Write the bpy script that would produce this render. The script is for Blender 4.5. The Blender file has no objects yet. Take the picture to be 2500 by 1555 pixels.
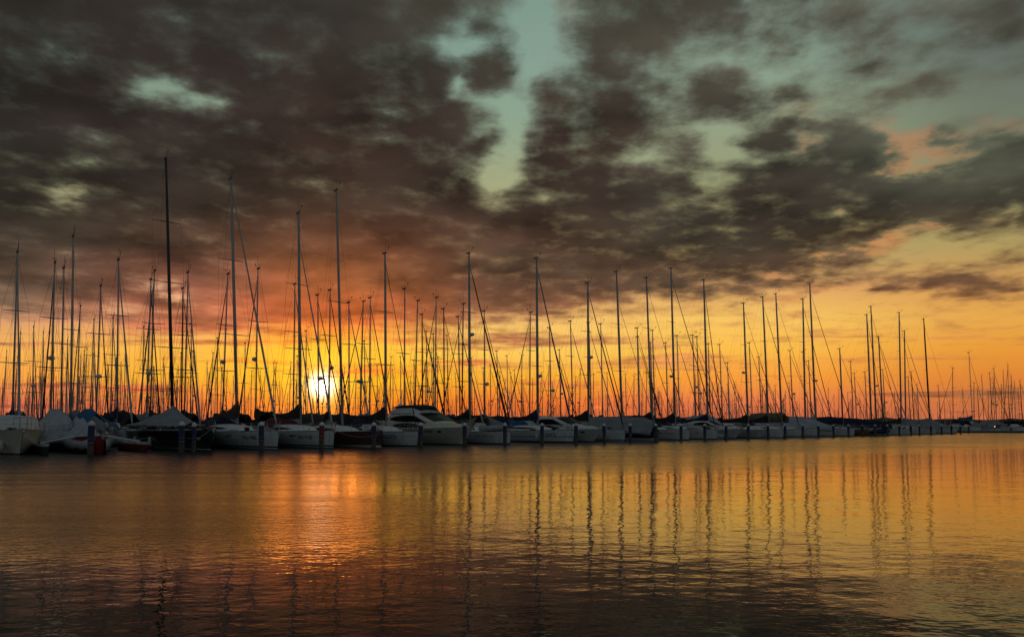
import bpy, math, random
from mathutils import Vector, Matrix, noise
random.seed(7)
R = math.radians
scene = bpy.context.scene
COL = scene.collection

# ------------------------------------------------------------------ camera
F = 1667.0            # focal length in photo pixels (2500 wide = 24 mm lens)
HZ = 1040.5           # image row of the horizon
EYE = 1.6
PIT = R(3.0)
SH = (HZ - 777.5) - F * math.tan(PIT)
cam = bpy.data.cameras.new('camera')
cam.sensor_width = 36.0
cam.lens = 36.0 * F / 2500.0
cam.shift_y = SH / 2500.0
cam.clip_start = 0.1
cam.clip_end = 12000
co = bpy.data.objects.new('camera', cam)
COL.objects.link(co)
co.location = (0, 0, EYE)
co.rotation_euler = (R(90) + PIT, 0, 0)
scene.camera = co

def ray(px, py):
    xc = (px - 1250.0) / F
    yc = (777.5 - py + SH) / F
    return Vector((xc, math.cos(PIT) - yc * math.sin(PIT), math.sin(PIT) + yc * math.cos(PIT)))

# ------------------------------------------------------------------ materials
def srgb(c):
    return tuple(((v / 255.0) / 12.92 if v <= 10 else (((v / 255.0) + 0.055) / 1.055) ** 2.4) for v in c)

_mats = {}
def mat(name, col, rough=0.5, metal=0.0, var=0.12, scale=3.0, bump=0.0, bscale=8.0, stretch=(1, 1, 1), coat=0.0, emit=None, estr=0.0):
    if name in _mats:
        return _mats[name]
    m = bpy.data.materials.new(name)
    m.use_nodes = True
    nt = m.node_tree
    b = nt.nodes['Principled BSDF']
    tc = nt.nodes.new('ShaderNodeTexCoord')
    mp = nt.nodes.new('ShaderNodeMapping'); mp.inputs['Scale'].default_value = stretch
    nt.links.new(tc.outputs['Object'], mp.inputs['Vector'])
    nz = nt.nodes.new('ShaderNodeTexNoise'); nz.inputs['Scale'].default_value = scale; nz.inputs['Detail'].default_value = 5
    nt.links.new(mp.outputs[0], nz.inputs['Vector'])
    cr = nt.nodes.new('ShaderNodeValToRGB')
    cr.color_ramp.elements[0].position = 0.3; cr.color_ramp.elements[1].position = 0.7
    cr.color_ramp.elements[0].color = tuple(v * (1 - var) for v in col) + (1,)
    cr.color_ramp.elements[1].color = tuple(min(1, v * (1 + var)) for v in col) + (1,)
    nt.links.new(nz.outputs['Fac'], cr.inputs['Fac'])
    nt.links.new(cr.outputs['Color'], b.inputs['Base Color'])
    b.inputs['Roughness'].default_value = rough
    b.inputs['Metallic'].default_value = metal
    if coat: b.inputs['Coat Weight'].default_value = coat
    if emit:
        b.inputs['Emission Color'].default_value = emit + (1,)
        b.inputs['Emission Strength'].default_value = estr
    if bump:
        n2 = nt.nodes.new('ShaderNodeTexNoise'); n2.inputs['Scale'].default_value = bscale; n2.inputs['Detail'].default_value = 3
        nt.links.new(mp.outputs[0], n2.inputs['Vector'])
        bp = nt.nodes.new('ShaderNodeBump'); bp.inputs['Distance'].default_value = bump; bp.inputs['Strength'].default_value = 1
        nt.links.new(n2.outputs['Fac'], bp.inputs['Height'])
        nt.links.new(bp.outputs['Normal'], b.inputs['Normal'])
    _mats[name] = m
    return m

WHITE = mat('white_gelcoat', (0.58, 0.60, 0.60), 0.3, var=0.16, scale=5, stretch=(1, 1, .18), coat=0.1)
CREAM = mat('cream_gelcoat', (0.60, 0.58, 0.50), 0.3, var=0.14, scale=5, stretch=(1, 1, .18), coat=0.3)
DECK = mat('white_deck', (0.70, 0.70, 0.69), 0.6, var=0.08)
BLACKH = mat('black_hull_paint', (0.008, 0.009, 0.011), 0.25, var=0.2, coat=0.3)
NAVYH = mat('navy_hull_paint', (0.008, 0.012, 0.03), 0.25, var=0.2, coat=0.3)
REDH = mat('red_hull_paint', (0.22, 0.015, 0.012), 0.35, var=0.15)
MAROON = mat('maroon_hull_paint', (0.10, 0.045, 0.04), 0.35, var=0.15)
STEELH = mat('grey_hull_paint', (0.20, 0.23, 0.24), 0.35, var=0.1)
WOODH = mat('varnished_wood', (0.14, 0.07, 0.035), 0.4, var=0.3, stretch=(1, 1, 12))
ANTIF = mat('antifouling', (0.012, 0.013, 0.016), 0.8)
STRIPE_K = mat('black_stripe', (0.01, 0.01, 0.012), 0.4)
STRIPE_B = mat('blue_stripe', (0.03, 0.07, 0.2), 0.4)
ALU = mat('mast_aluminium', (0.34, 0.34, 0.35), 0.42, metal=0.35, var=0.1, stretch=(1, 1, .2))
ALUW = mat('mast_white_paint', (0.55, 0.55, 0.54), 0.45, var=0.08, stretch=(1, 1, .2))
CARBON = mat('carbon_mast', (0.006, 0.006, 0.006), 0.35)
WIRE = mat('rigging_wire', (0.10, 0.10, 0.10), 0.5, metal=0.5)
STEEL = mat('stainless_steel', (0.5, 0.5, 0.5), 0.25, metal=1.0)
GLASS = mat('dark_window', (0.006, 0.006, 0.007), 0.18)
GLASS.node_tree.nodes['Principled BSDF'].inputs['Specular IOR Level'].default_value = .02
ROPE = mat('rope', (0.28, 0.26, 0.22), 0.9)
FEND = mat('fender_vinyl', (0.5, 0.5, 0.48), 0.5)
FENDB = mat('fender_navy', (0.02, 0.03, 0.08), 0.5)
SLEEVE = mat('blue_sleeve', (0.006, 0.018, 0.085), 0.5, var=0.15)
SLEEVE_FLARE = mat('flare_tinted_sleeve', (0.15, 0.008, 0.022), 0.5, var=0.15)  # red of the sun flare painted into the sleeve colour
CAPW = mat('white_cap', (0.62, 0.64, 0.64), 0.5)
TIMBER = mat('wet_timber', (0.05, 0.042, 0.03), 0.7, var=0.5, scale=6, bump=0.02, stretch=(1, 1, .3))
PONT = mat('pontoon_planks', (0.16, 0.14, 0.12), 0.8, var=0.3, stretch=(8, 1, 1))
FLOATM = mat('pontoon_float', (0.03, 0.03, 0.03), 0.8)
ORING = mat('lifebuoy_orange', (0.4, 0.06, 0.01), 0.5)
LAMPM = mat('lamp_glow', (0.8, 0.5, 0.3), 0.5, emit=(1.0, 0.42, 0.12), estr=2.2)
def cloth(name, c):
    return mat(name, c, 0.9, var=0.16, scale=1.2, bump=0.06, bscale=2.2, stretch=(1, 1.6, 1))
C_BLACK = cloth('black_canvas', (0.012, 0.011, 0.011))
C_BROWN = cloth('brown_canvas', (0.05, 0.032, 0.022))
C_NAVY = cloth('navy_canvas', (0.01, 0.013, 0.04))
C_BLUE = cloth('blue_canvas', (0.015, 0.09, 0.22))
C_GREY = cloth('grey_canvas', (0.22, 0.235, 0.25))
C_WHITE = cloth('white_canvas', (0.36, 0.385, 0.41))
C_RED = cloth('maroon_canvas', (0.10, 0.018, 0.015))
C_TAN = cloth('tan_canvas', (0.14, 0.10, 0.06))

# ------------------------------------------------------------------ mesh builder
class MB:
    def __init__(s): s.v = []; s.f = []; s.m = []
    def add(s, vs, fs, mi=0):
        o = len(s.v); s.v += [tuple(p) for p in vs]
        for f in fs: s.f.append(tuple(i + o for i in f)); s.m.append(mi)
    def box(s, c, d, rz=0, mi=0):
        hx, hy, hz = d[0] / 2, d[1] / 2, d[2] / 2
        ca, sa = math.cos(rz), math.sin(rz)
        vs = []
        for z in (-hz, hz):
            for x, y in ((-hx, -hy), (hx, -hy), (hx, hy), (-hx, hy)):
                vs.append((c[0] + x * ca - y * sa, c[1] + x * sa + y * ca, c[2] + z))
        s.add(vs, [(3, 2, 1, 0), (4, 5, 6, 7), (0, 1, 5, 4), (1, 2, 6, 5), (2, 3, 7, 6), (3, 0, 4, 7)], mi)
    def tube(s, pts, r, n=6, mi=0, cap=True, sq=(1, 1)):
        pts = [Vector(p) for p in pts]
        rs = r if isinstance(r, (list, tuple)) else [r] * len(pts)
        rings = []
        for i, p in enumerate(pts):
            a = pts[max(i - 1, 0)]; b = pts[min(i + 1, len(pts) - 1)]
            d = (b - a).normalized()
            u = Vector((1, 0, 0)) if abs(d.x) < 0.8 else Vector((0, 0, 1))
            w = d.cross(u).normalized(); u = w.cross(d).normalized()
            rings.append([p + (u * math.cos(t) * sq[0] + w * math.sin(t) * sq[1]) * rs[i] for t in [2 * math.pi * k / n for k in range(n)]])
        s.loft(rings, True, mi, cap)
    def loft(s, rings, closed=True, mi=0, cap=False):
        n = len(rings[0]); vs = [p for r in rings for p in r]; fs = []
        for i in range(len(rings) - 1):
            for k in range(n if closed else n - 1):
                k2 = (k + 1) % n
                fs.append((i * n + k, i * n + k2, (i + 1) * n + k2, (i + 1) * n + k))
        if cap:
            fs.append(tuple(range(n - 1, -1, -1))); e = (len(rings) - 1) * n
            fs.append(tuple(e + k for k in range(n)))
        s.add(vs, fs, mi)
    def sphere(s, c, r, sx=1, sy=1, sz=1, n=10, mi=0):
        rings = []
        for i in range(n // 2 + 1):
            a = -math.pi / 2 + math.pi * i / (n // 2)
            rr = max(math.cos(a), 0.02)
            rings.append([(c[0] + r * sx * rr * math.cos(t), c[1] + r * sy * rr * math.sin(t), c[2] + r * sz * math.sin(a)) for t in [2 * math.pi * k / n for k in range(n)]])
        s.loft(rings, True, mi, True)
    def build(s, name, mats, parent=None, smooth=False, thick=0.0):
        me = bpy.data.meshes.new(name)
        me.from_pydata([tuple(p) for p in s.v], [], s.f)
        if not isinstance(mats, (list, tuple)): mats = [mats]
        for m in mats: me.materials.append(m)
        me.polygons.foreach_set('material_index', s.m)
        if smooth: me.polygons.foreach_set('use_smooth', [True] * len(s.f))
        me.update()
        o = bpy.data.objects.new(name, me); COL.objects.link(o)
        if parent is not None: o.parent = parent
        if thick:
            md = o.modifiers.new('thickness', 'SOLIDIFY'); md.thickness = thick
        return o

def tag(o, label=None, cat=None, group=None, kind=None):
    if label: o['label'] = label
    if cat: o['category'] = cat
    if group: o['group'] = group
    if kind: o['kind'] = kind
    return o
def empty(name, loc, rz=0):
    o = bpy.data.objects.new(name, None); COL.objects.link(o)
    o.empty_display_size = 0.5
    o.location = loc; o.rotation_euler = (0, 0, rz)
    return o
def copy_tree(o, parent=None):
    c = o.copy(); COL.objects.link(c); c.parent = parent
    for ch in o.children: copy_tree(ch, c)
    return c

# ------------------------------------------------------------------ harbour geometry
# the bows of the front row lie on the line X = 1.12 Y - 67.9 ; behind it by o metres
SL = 1.12; C0 = -67.9
_q = math.hypot(SL, 1)
LD = Vector((SL / _q, 1 / _q, 0))          # along the row, to the right and away
ND = Vector((1 / _q, -SL / _q, 0))         # the way the bows point
HEAD = math.atan2(ND.y, ND.x)
def on_row(px, o=0.0):
    u = (px - 1250.0) / F
    D = (-C0 + (ND.x + SL * -ND.y) * o) / (SL - u)
    return Vector((u * D, D, 0))

# ------------------------------------------------------------------ hull
class Hull:
    """local frame: stern x=0, bow x=L, port +y, waterline z=0"""
    def __init__(s, L, B, Fb, rake=0.25, sheer=0.12, fine=2.2, stern=0.78, flare=0.0):
        s.L, s.B, s.Fb, s.rake, s.sheer, s.fine, s.stern, s.flare = L, B, Fb, rake, sheer, fine, stern, flare
    def deck_z(s, t):
        return s.Fb * (1 - s.sheer) + s.Fb * s.sheer * (t ** 2)
    def hb(s, t, q):      # half breadth at length fraction t and height fraction q (0 waterline, 1 deck)
        if t > 0.4: b = 1 - ((t - 0.4) / 0.6) ** s.fine
        else: b = 1 - (1 - s.stern) * ((0.4 - t) / 0.4) ** 2
        b = max(b, 0) * s.B / 2
        low = 0.80 - 0.25 * t - s.flare * t
        if q >= 0: k = low + (1 - low) * (q ** 0.75)
        else: k = low * (1 + q * 1.1)
        return b * k + 0.012
    def x(s, t, q):
        st = s.L - s.rake * (1 - q) * 1.0 * s.Fb
        return t * st + (1 - t) * (0.10 * q - 0.05)
    def y_at(s, x, z):
        t = x / s.L; dz = s.deck_z(t); q = z / dz
        st = s.L - s.rake * (1 - q) * s.Fb
        return s.hb(min(x / st, 1), q)
    def build(s, parent, mats, bands, n=18, name='hull'):
        """mats list; bands = [(z_top, material index), ...] rising from below the water; the last band reaches the deck"""
        mb = MB()
        lv = [-0.5]
        idx = []
        for zt, mi in bands:
            lv.append(zt); idx.append(mi)
        # extra rows in the last band
        z0 = lv[-2]; last = bands[-1][1]
        lv = lv[:-1]; idx = idx[:-1]
        qs = [0.35, 0.65, 0.9, 1.0]
        for side in (-1, 1):
            rings = []
            for i in range(n + 1):
                t = i / n; t = 1 - (1 - t) ** 1.35
                dz = s.deck_z(t); ring = []
                for z in lv: q = z / dz; ring.append((s.x(t, q), side * s.hb(t, q), z))
                for q in qs:
                    z = z0 + (dz - z0) * q; qq = z / dz
                    ring.append((s.x(t, qq), side * s.hb(t, qq), z))
                rings.append(ring)
            nn = len(rings[0]); o = len(mb.v)
            mb.v += [p for r in rings for p in r]
            for i in range(n):
                for k in range(nn - 1):
                    mi = idx[k] if k < len(idx) else last
                    a = (o + i * nn + k, o + i * nn + k + 1, o + (i + 1) * nn + k + 1, o + (i + 1) * nn + k)
                    mb.f.append(a if side > 0 else a[::-1]); mb.m.append(mi)
            s_first = rings[0]
            if side == -1: st_s = o
            else:
                for k in range(nn - 1):
                    mi = idx[k] if k < len(idx) else last
                    mb.f.append((st_s + k, st_s + k + 1, o + k + 1, o + k)); mb.m.append(mi)
        return mb.build(name, mats, parent, smooth=True)
    def deck(s, parent, m, toe=STRIPE_K, n=14):
        mb = MB(); rings = []
        for i in range(n + 1):
            t = i / n; t = 1 - (1 - t) ** 1.35; z = s.deck_z(t); b = s.hb(t, 1) - 0.01; x = s.x(t, 1)
            rings.append([(x, -b, z - .002), (x, -b * .5, z + .05 * b), (x, 0, z + .07 * b), (x, b * .5, z + .05 * b), (x, b, z - .002)])
        mb.loft(rings, False)
        for sd in (-1, 1):
            pts = []
            for i in range(n + 1):
                t = i / n; t = 1 - (1 - t) ** 1.35
                pts.append((s.x(t, 1), sd * (s.hb(t, 1) - .02), s.deck_z(t) + .02))
            mb.tube(pts, 0.025, 5, mi=1)
        return mb.build('deck', [m, toe], parent)

def hull_text(h, parent, text, xc, zc, size, m):
    cu = bpy.data.curves.new('t', 'FONT'); cu.body = text; cu.size = size; cu.align_x = 'CENTER'; cu.align_y = 'CENTER'
    cu.offset = size * .018
    to = bpy.data.objects.new('t', cu); COL.objects.link(to)
    dg = bpy.context.evaluated_depsgraph_get(); dg.update()
    me = bpy.data.meshes.new_from_object(to.evaluated_get(dg))
    bpy.data.objects.remove(to)
    for v in me.vertices:
        x = xc + v.co.x; z = zc + v.co.y
        v.co = (x, -(h.y_at(x, z) + 0.012), z)
    me.materials.clear(); me.materials.append(m)
    for p in me.polygons: p.material_index = 0
    me.name = 'registration_number'
    o = bpy.data.objects.new('registration_number', me); COL.objects.link(o); o.parent = parent
    return o

def hull_patch(h, parent, name, x0, x1, z0, z1, m, n=8):
    """an oval-ended window set on both topsides"""
    for sd in (-1, 1):
        mb = MB()
        vs = []
        cx, cz, a, b = (x0 + x1) / 2, (z0 + z1) / 2, (x1 - x0) / 2, (z1 - z0) / 2
        for k in range(16):
            t = 2 * math.pi * k / 16
            x = cx + a * math.copysign(abs(math.cos(t)) ** .6, math.cos(t)); z = cz + b * math.copysign(abs(math.sin(t)) ** .6, math.sin(t))
            vs.append((x, sd * (h.y_at(x, z) + .012), z))
        f = tuple(range(16))
        mb.add(vs, [f if sd < 0 else f[::-1]])
        mb.build(name, m, parent)

def canvas_tent(parent, name, m, secs, skirt=0.25, sag=0.12, n=5, seed=0):
    """secs: (x, half width, edge z, ridge z)"""
    mb = MB(); rings = []
    dense = []
    for a, b in zip(secs[:-1], secs[1:]):
        k = 5
        for j in range(k): dense.append(tuple(a[i] + (b[i] - a[i]) * j / k for i in range(4)) + (j / k,))
    dense.append(tuple(secs[-1]) + (0,))
    for (x, w, ze, zr, ph) in dense:
        ring = []
        dip = -sag * math.sin(math.pi * ph)
        for sd in (-1, 1):
            side = []
            for j in range(n + 1):
                u = j / n
                y = w * (1 - u); z = ze + (zr - ze) * u ** 1.25 + dip * u * .6 - 0.10 * math.sin(math.pi * u) * 1.0
                wv = noise.noise(Vector((x * .9, y * 1.3 * sd, seed))) * .07
                side.append((x, sd * y, z + wv))
            ed = 0.05 * math.sin(x * 5 + seed)
            side.insert(0, (x, sd * (w + .02), ze - skirt + ed))
            ring += side if sd < 0 else side[::-1][1:]
        rings.append(ring)
    mb.loft(rings, False)
    return mb.build(name, m, parent, smooth=True, thick=0.02)

def rail(parent, h, name='guard_rail', x0=0.04, x1=0.93, ht=0.55):
    mb = MB()
    for sd in (-1, 1):
        top = []
        n = 7
        for i in range(n):
            t = x0 + (x1 - x0) * i / (n - 1); z = h.deck_z(t); p = (h.x(t, 1), sd * (h.hb(t, 1) - .06), z)
            mb.tube([p, (p[0], p[1], z + ht)], 0.013, 4)
            top.append((p[0], p[1], z + ht))
        mb.tube(top, 0.007, 4)
        mb.tube([(a, b, c - ht * .45) for a, b, c in top], 0.006, 4)
    return mb.build(name, STEEL, parent)

def pulpit(parent, h, ht=0.6, m=None):
    mb = MB(); L = h.L; z = h.deck_z(1)
    for sd in (-1, 1):
        a = (L * .93, sd * (h.hb(.93, 1) - .05)); b = (L * .975, sd * (h.hb(.975, 1) - .02))
        mb.tube([(a[0], a[1], z), (a[0] + .05, a[1], z + ht)], 0.016, 5)
        mb.tube([(b[0], b[1], z), (b[0] + .15, b[1], z + ht)], 0.016, 5)
        mb.tube([(a[0] + .05, a[1], z + ht), (b[0] + .15, b[1], z + ht), (L + .12, sd * .08, z + ht + .02), (L + .14, 0, z + ht + .02)], 0.016, 5)
        mb.tube([(a[0] + .03, a[1], z + ht * .5), (b[0] + .08, b[1], z + ht * .5), (L + .06, 0, z + ht * .5)], 0.012, 5)
    mb.box((L * .985, 0, z + .06), (.5, .14, .06)); mb.sphere((L + .05, 0, z - .1), .1, 1.6, .5, 1)
    return mb.build('pulpit', STEEL, parent)

def superstructure(parent, name, m, st, crown=.05, tumble=.9):
    """st: list of (x, half width, z0, z1)"""
    mb = MB(); rings = []
    for x, w, z0, z1 in st:
        hgt = z1 - z0
        rings.append([(x, -w, z0), (x, -w * tumble, z0 + .86 * hgt), (x, -w * tumble * .86, z1 - .02), (x, -w * .4, z1 + crown * .7), (x, 0, z1 + crown),
                      (x, w * .4, z1 + crown * .7), (x, w * tumble * .86, z1 - .02), (x, w * tumble, z0 + .86 * hgt), (x, w, z0)])
    mb.loft(rings, False)
    mb.f.append(tuple(range(9))); mb.m.append(0)
    e = (len(rings) - 1) * 9
    mb.f.append(tuple(e + k for k in range(9))[::-1]); mb.m.append(0)
    return mb.build(name, m, parent, smooth=False)
def interp(st, x):
    for a, b in zip(st[:-1], st[1:]):
        if a[0] <= x <= b[0]:
            k = (x - a[0]) / (b[0] - a[0]); return tuple(a[i] + (b[i] - a[i]) * k for i in range(4))
    return st[-1] if x > st[-1][0] else st[0]
def side_window(parent, m, st, x0, x1, lo, hi, tumble=.9, n=20, taper=.6, name='window'):
    for sd in (-1, 1):
        mb = MB()
        top = []; bot = []
        for i in range(n + 1):
            k = i / n; x = x0 + (x1 - x0) * k
            _, w, z0, z1 = interp(st, x); hg = (z1 - z0) * .86
            e = math.sin(math.pi * min(max(k, .02), .98)) ** taper
            mid = (lo + hi) / 2 * .8 + lo * .2
            for lst, fr in ((bot, mid + (lo - mid) * e), (top, mid + (hi - mid) * e)):
                lst.append((x, sd * (w + (w * tumble - w) * fr + .022), z0 + hg * fr))
        nn = n + 1
        fs = [(i, i + 1, nn + i + 1, nn + i) for i in range(n)]
        mb.add(bot + top, fs if sd < 0 else [f[::-1] for f in fs])
        mb.build(name, m, parent)

# ------------------------------------------------------------------ rig
def rig(root, h, mx, zb, top, mr, mmat, spreaders=2, boom=None, cover=None, jib=None, jibr=.055, radar=None, wires=1.0, furl_m=None, cup=1.05, back=True, split=True, flag=None, vane=True, jtop=.93):
    """mx: mast foot x; top: mast head (x,y,z) in the boat's frame"""
    top = Vector(top); foot = Vector((mx, 0, zb)); H = (top - foot)
    def at(k): return foot + H * k
    mb = MB()
    mr *= (1.12 if wires == 1.0 else .92)
    mb.tube([foot, at(.5), at(.85), top], [mr, mr, mr * .82, mr * .62], 8, sq=(1.25, .8))
    mast = mb.build('mast', mmat, root, smooth=True)
    # mast head gear
    g = MB()
    s = max(mr * 5, .3)
    g.box(top + Vector((-.1, 0, .02)), (.55, .1, .1))
    g.tube([top, top + Vector((-.05, .05, .9))], 0.008 * wires + .003, 4)
    g.tube([top, top + Vector((.5, 0, .25)), top + Vector((.55, 0, .36))], 0.014 * wires, 4)
    g.box(top + Vector((.56, 0, .42)), (.22, .03, .07))
    g.tube([top, top + Vector((-.45, 0, .12)), top + Vector((-.45, 0, .3))], 0.012 * wires, 4)
    g.build('masthead_gear', WIRE, mast)
    ks = {0: [], 1: [.52], 2: [.36, .66], 3: [.28, .52, .75]}[spreaders]
    tips = []
    hw = h.B / 2 * .92
    for k in ks:
        p = at(k); w = (1.15 - .35 * k) * h.B / 3.6
        sm = MB()
        for sd in (-1, 1):
            sm.tube([p, p + Vector((-.22, sd * w, .03))], [.035 * wires ** .5, .02 * wires ** .5], 4)
        tips.append((k, w))
        sm.build('spreader', mmat, mast)
    st = MB(); r = .0065 * wires
    for sd in (-1, 1):
        ch = Vector((mx - .15, sd * hw, h.Fb))
        pts = [ch] + [at(k) + Vector((-.22, sd * w, .03)) for k, w in tips] + [at(.97)]
        st.tube(pts, r, 4, cap=False)
        if tips:
            st.tube([ch + Vector((.3, -sd * .15, 0)), at(tips[0][0])], r * .8, 4, cap=False)
            if len(tips) > 1: st.tube([pts[1], at(tips[1][0])], r * .8, 4, cap=False)
    if back:
        st.tube([Vector((.1, 0, h.Fb)), top + Vector((-.3, 0, .03))], r, 4, cap=False)
    st.tube([foot + Vector((.12, .1, .3)), at(.93) + Vector((.1, .05, 0))], r * .9, 4, cap=False)
    st.build('rigging', WIRE, root)
    if jib is not None:
        j = MB(); b0 = Vector((h.L * .975, 0, h.deck_z(1) + .2)); b1 = at(jtop) + Vector((.1, 0, 0))
        pts = [b0 + (b1 - b0) * k for k in (0, .04, .1, .5, .9, .96, 1)]
        j.tube(pts, [.02, jibr * 1.2, jibr * 1.35, jibr, jibr * .7, .02, .015], 6)
        j.build('furled_jib', jib, root)
    if boom:
        bz, bl = boom
        bp = foot + Vector((-.12, 0, bz - zb)) + H * 0
        be = bp + Vector((-bl, 0, .12))
        b = MB(); b.tube([bp, be], .075, 6)
        b.tube([be, at(.98)], r * .8, 4, cap=False)
        b.tube([foot + Vector((-.1, 0, .35)), bp + Vector((-bl * .35, 0, 0))], .03, 5)
        bo = b.build('boom', ALUW, root)
        if cover:
            c = MB(); rings = []; n = 9
            for i in range(n + 1):
                k = i / n; p = bp + (be - bp) * k + Vector((.18 if i == 0 else 0, 0, 0))
                hh = .26 + cup * (1 - k) ** 3.2; w = .15 * (1 - .35 * k)
                wob = .03 * math.sin(k * 23 + mx)
                rings.append([(p.x, p.y + w * math.cos(a) * (1 if math.sin(a) < 0 else .8), p.z + (hh * max(math.sin(a), 0) if math.sin(a) > 0 else .12 * math.sin(a)) + wob) for a in [2 * math.pi * q / 10 for q in range(10)]])
            c.loft(rings, True, 0, True)
            c.build('sail_cover', cover, bo, smooth=True)
    if radar:
        q = MB(); p = at(radar[0]) + Vector((radar[1] * .42, 0, 0))
        q.tube([p + Vector((0, 0, -.12)), p + Vector((0, 0, -.06)), p + Vector((0, 0, .1)), p + Vector((0, 0, .17))], [.15, .23, .22, .1], 12)
        q.box(at(radar[0]) + Vector((radar[1] * .2, 0, -.14)), (.4, .1, .05))
        q.build('radar_dome', WHITE, mast, smooth=True)
    if flag:
        q = MB(); p = at(.36) + Vector((-.2, -.7, -.5))
        q.add([p, p + Vector((.0, .02, -.35)), p + Vector((-.5, .1, -.28)), p + Vector((-.48, .04, .02))], [(0, 1, 2, 3)])
        q.build('flag', flag, mast, thick=.01)
    return mast

def fender(root, h, x, m=FEND, z=.55):
    mb = MB(); y = -(h.y_at(x, z) + .13)
    mb.tube([(x, y, z - .32), (x, y, z - .27), (x, y, z + .25), (x, y, z + .32)], [.05, .12, .12, .04], 8)
    mb.tube([(x, y, z + .3), (x, y + .08, h.deck_z(x / h.L) + .1)], .012, 4)
    mb.build('fender', m, root, smooth=True)

def cabin(root, h, x0, x1, z, hgt, w, m=DECK, win=True):
    st = [(x0, w * .92, z - .05, z + hgt * .95), (x0 + (x1 - x0) * .35, w, z - .05, z + hgt), (x0 + (x1 - x0) * .7, w * .86, z - .05, z + hgt * .8), (x1, w * .45, z - .05, z + hgt * .18)]
    c = superstructure(root, 'cabin', m, st, crown=.06)
    if win: side_window(c, GLASS, st, x0 + .5, x0 + (x1 - x0) * .75, .35, .8)
    return c

def sprayhood(root, x, z, w, m, hgt=.75, lg=1.3):
    mb = MB(); rings = []
    for i in range(7):
        a = math.pi / 2 * i / 6
        xx = x + lg * math.sin(a) if i else x
        k = math.cos(a * .98)
        hh = hgt * (k ** .5 if k > 0 else 0) + .02
        rings.append([(xx, -w * math.cos(t), z + hh * min(1, math.sin(t) * 1.25) ** .8 if math.sin(t) > 0 else z) for t in [math.pi * q / 10 for q in range(11)]])
    mb.loft(rings, False)
    mb.build('sprayhood', m, root, smooth=True, thick=.02)

def deck_clutter(root, h, mx, seed=0, n=7):
    """winches, hatches, coiled rope, cowls and bags on the deck"""
    rnd = random.Random(seed)
    for i in range(n):
        mb = MB()
        t = rnd.uniform(.12, .92); y = rnd.uniform(-.7, .7) * h.hb(t, 1); z = h.deck_z(t) + .05; x = t * h.L
        k = rnd.choice('hwbccw')
        if k == 'h': mb.box((x, y, z + .05), (.5, .5, .07)); mb.build('hatch', GLASS, root)
        elif k == 'w': mb.tube([(x, y, z), (x, y, z + .06), (x, y, z + .09), (x, y, z + .18)], [.10, .07, .06, .09], 8); mb.build('winch', STEEL, root)
        elif k == 'b': mb.sphere((x, y, z + .12), .22, 1.5, .8, .6, 8); mb.build('canvas_bag', C_NAVY, root, smooth=True)
        else:
            mb.tube([(x + .17 * math.cos(w * .7), y + .17 * math.sin(w * .7), z + .02 + .012 * w) for w in range(28)], .022, 4)
            mb.build('rope_coil', ROPE, root)

HULLSTYLES = {
    'white': ([ANTIF, WHITE, STRIPE_K], [(-.02, 0), (.06, 0), (.14, 1), (.24, 2), (9, 1)]),
    'plain': ([ANTIF, WHITE, STRIPE_K], [(-.02, 0), (.10, 0), (9, 1)]),
    'cream': ([ANTIF, CREAM, STRIPE_K], [(-.02, 0), (.08, 0), (9, 1)]),
    'blue': ([ANTIF, WHITE, STRIPE_B], [(-.02, 0), (.14, 0), (.55, 1), (.62, 2), (9, 1)]),
    'black': ([ANTIF, BLACKH, WHITE], [(-.02, 0), (.10, 1), (.13, 2), (9, 1)]),
    'navy': ([ANTIF, NAVYH, WHITE], [(-.02, 0), (.10, 2), (.16, 1), (.28, 2), (9, 1)]),
    'maroon': ([WHITE, MAROON, REDH], [(-.02, 0), (.16, 0), (.22, 2), (9, 1)]),
    'red': ([ANTIF, REDH, WHITE], [(-.02, 0), (.06, 0), (9, 1)]),
    'grey': ([ANTIF, STEELH, WHITE], [(-.02, 0), (.10, 0), (9, 1)]),
    'wood': ([ANTIF, WOODH, WHITE], [(-.02, 0), (.10, 0), (9, 1)]),
}

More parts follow.
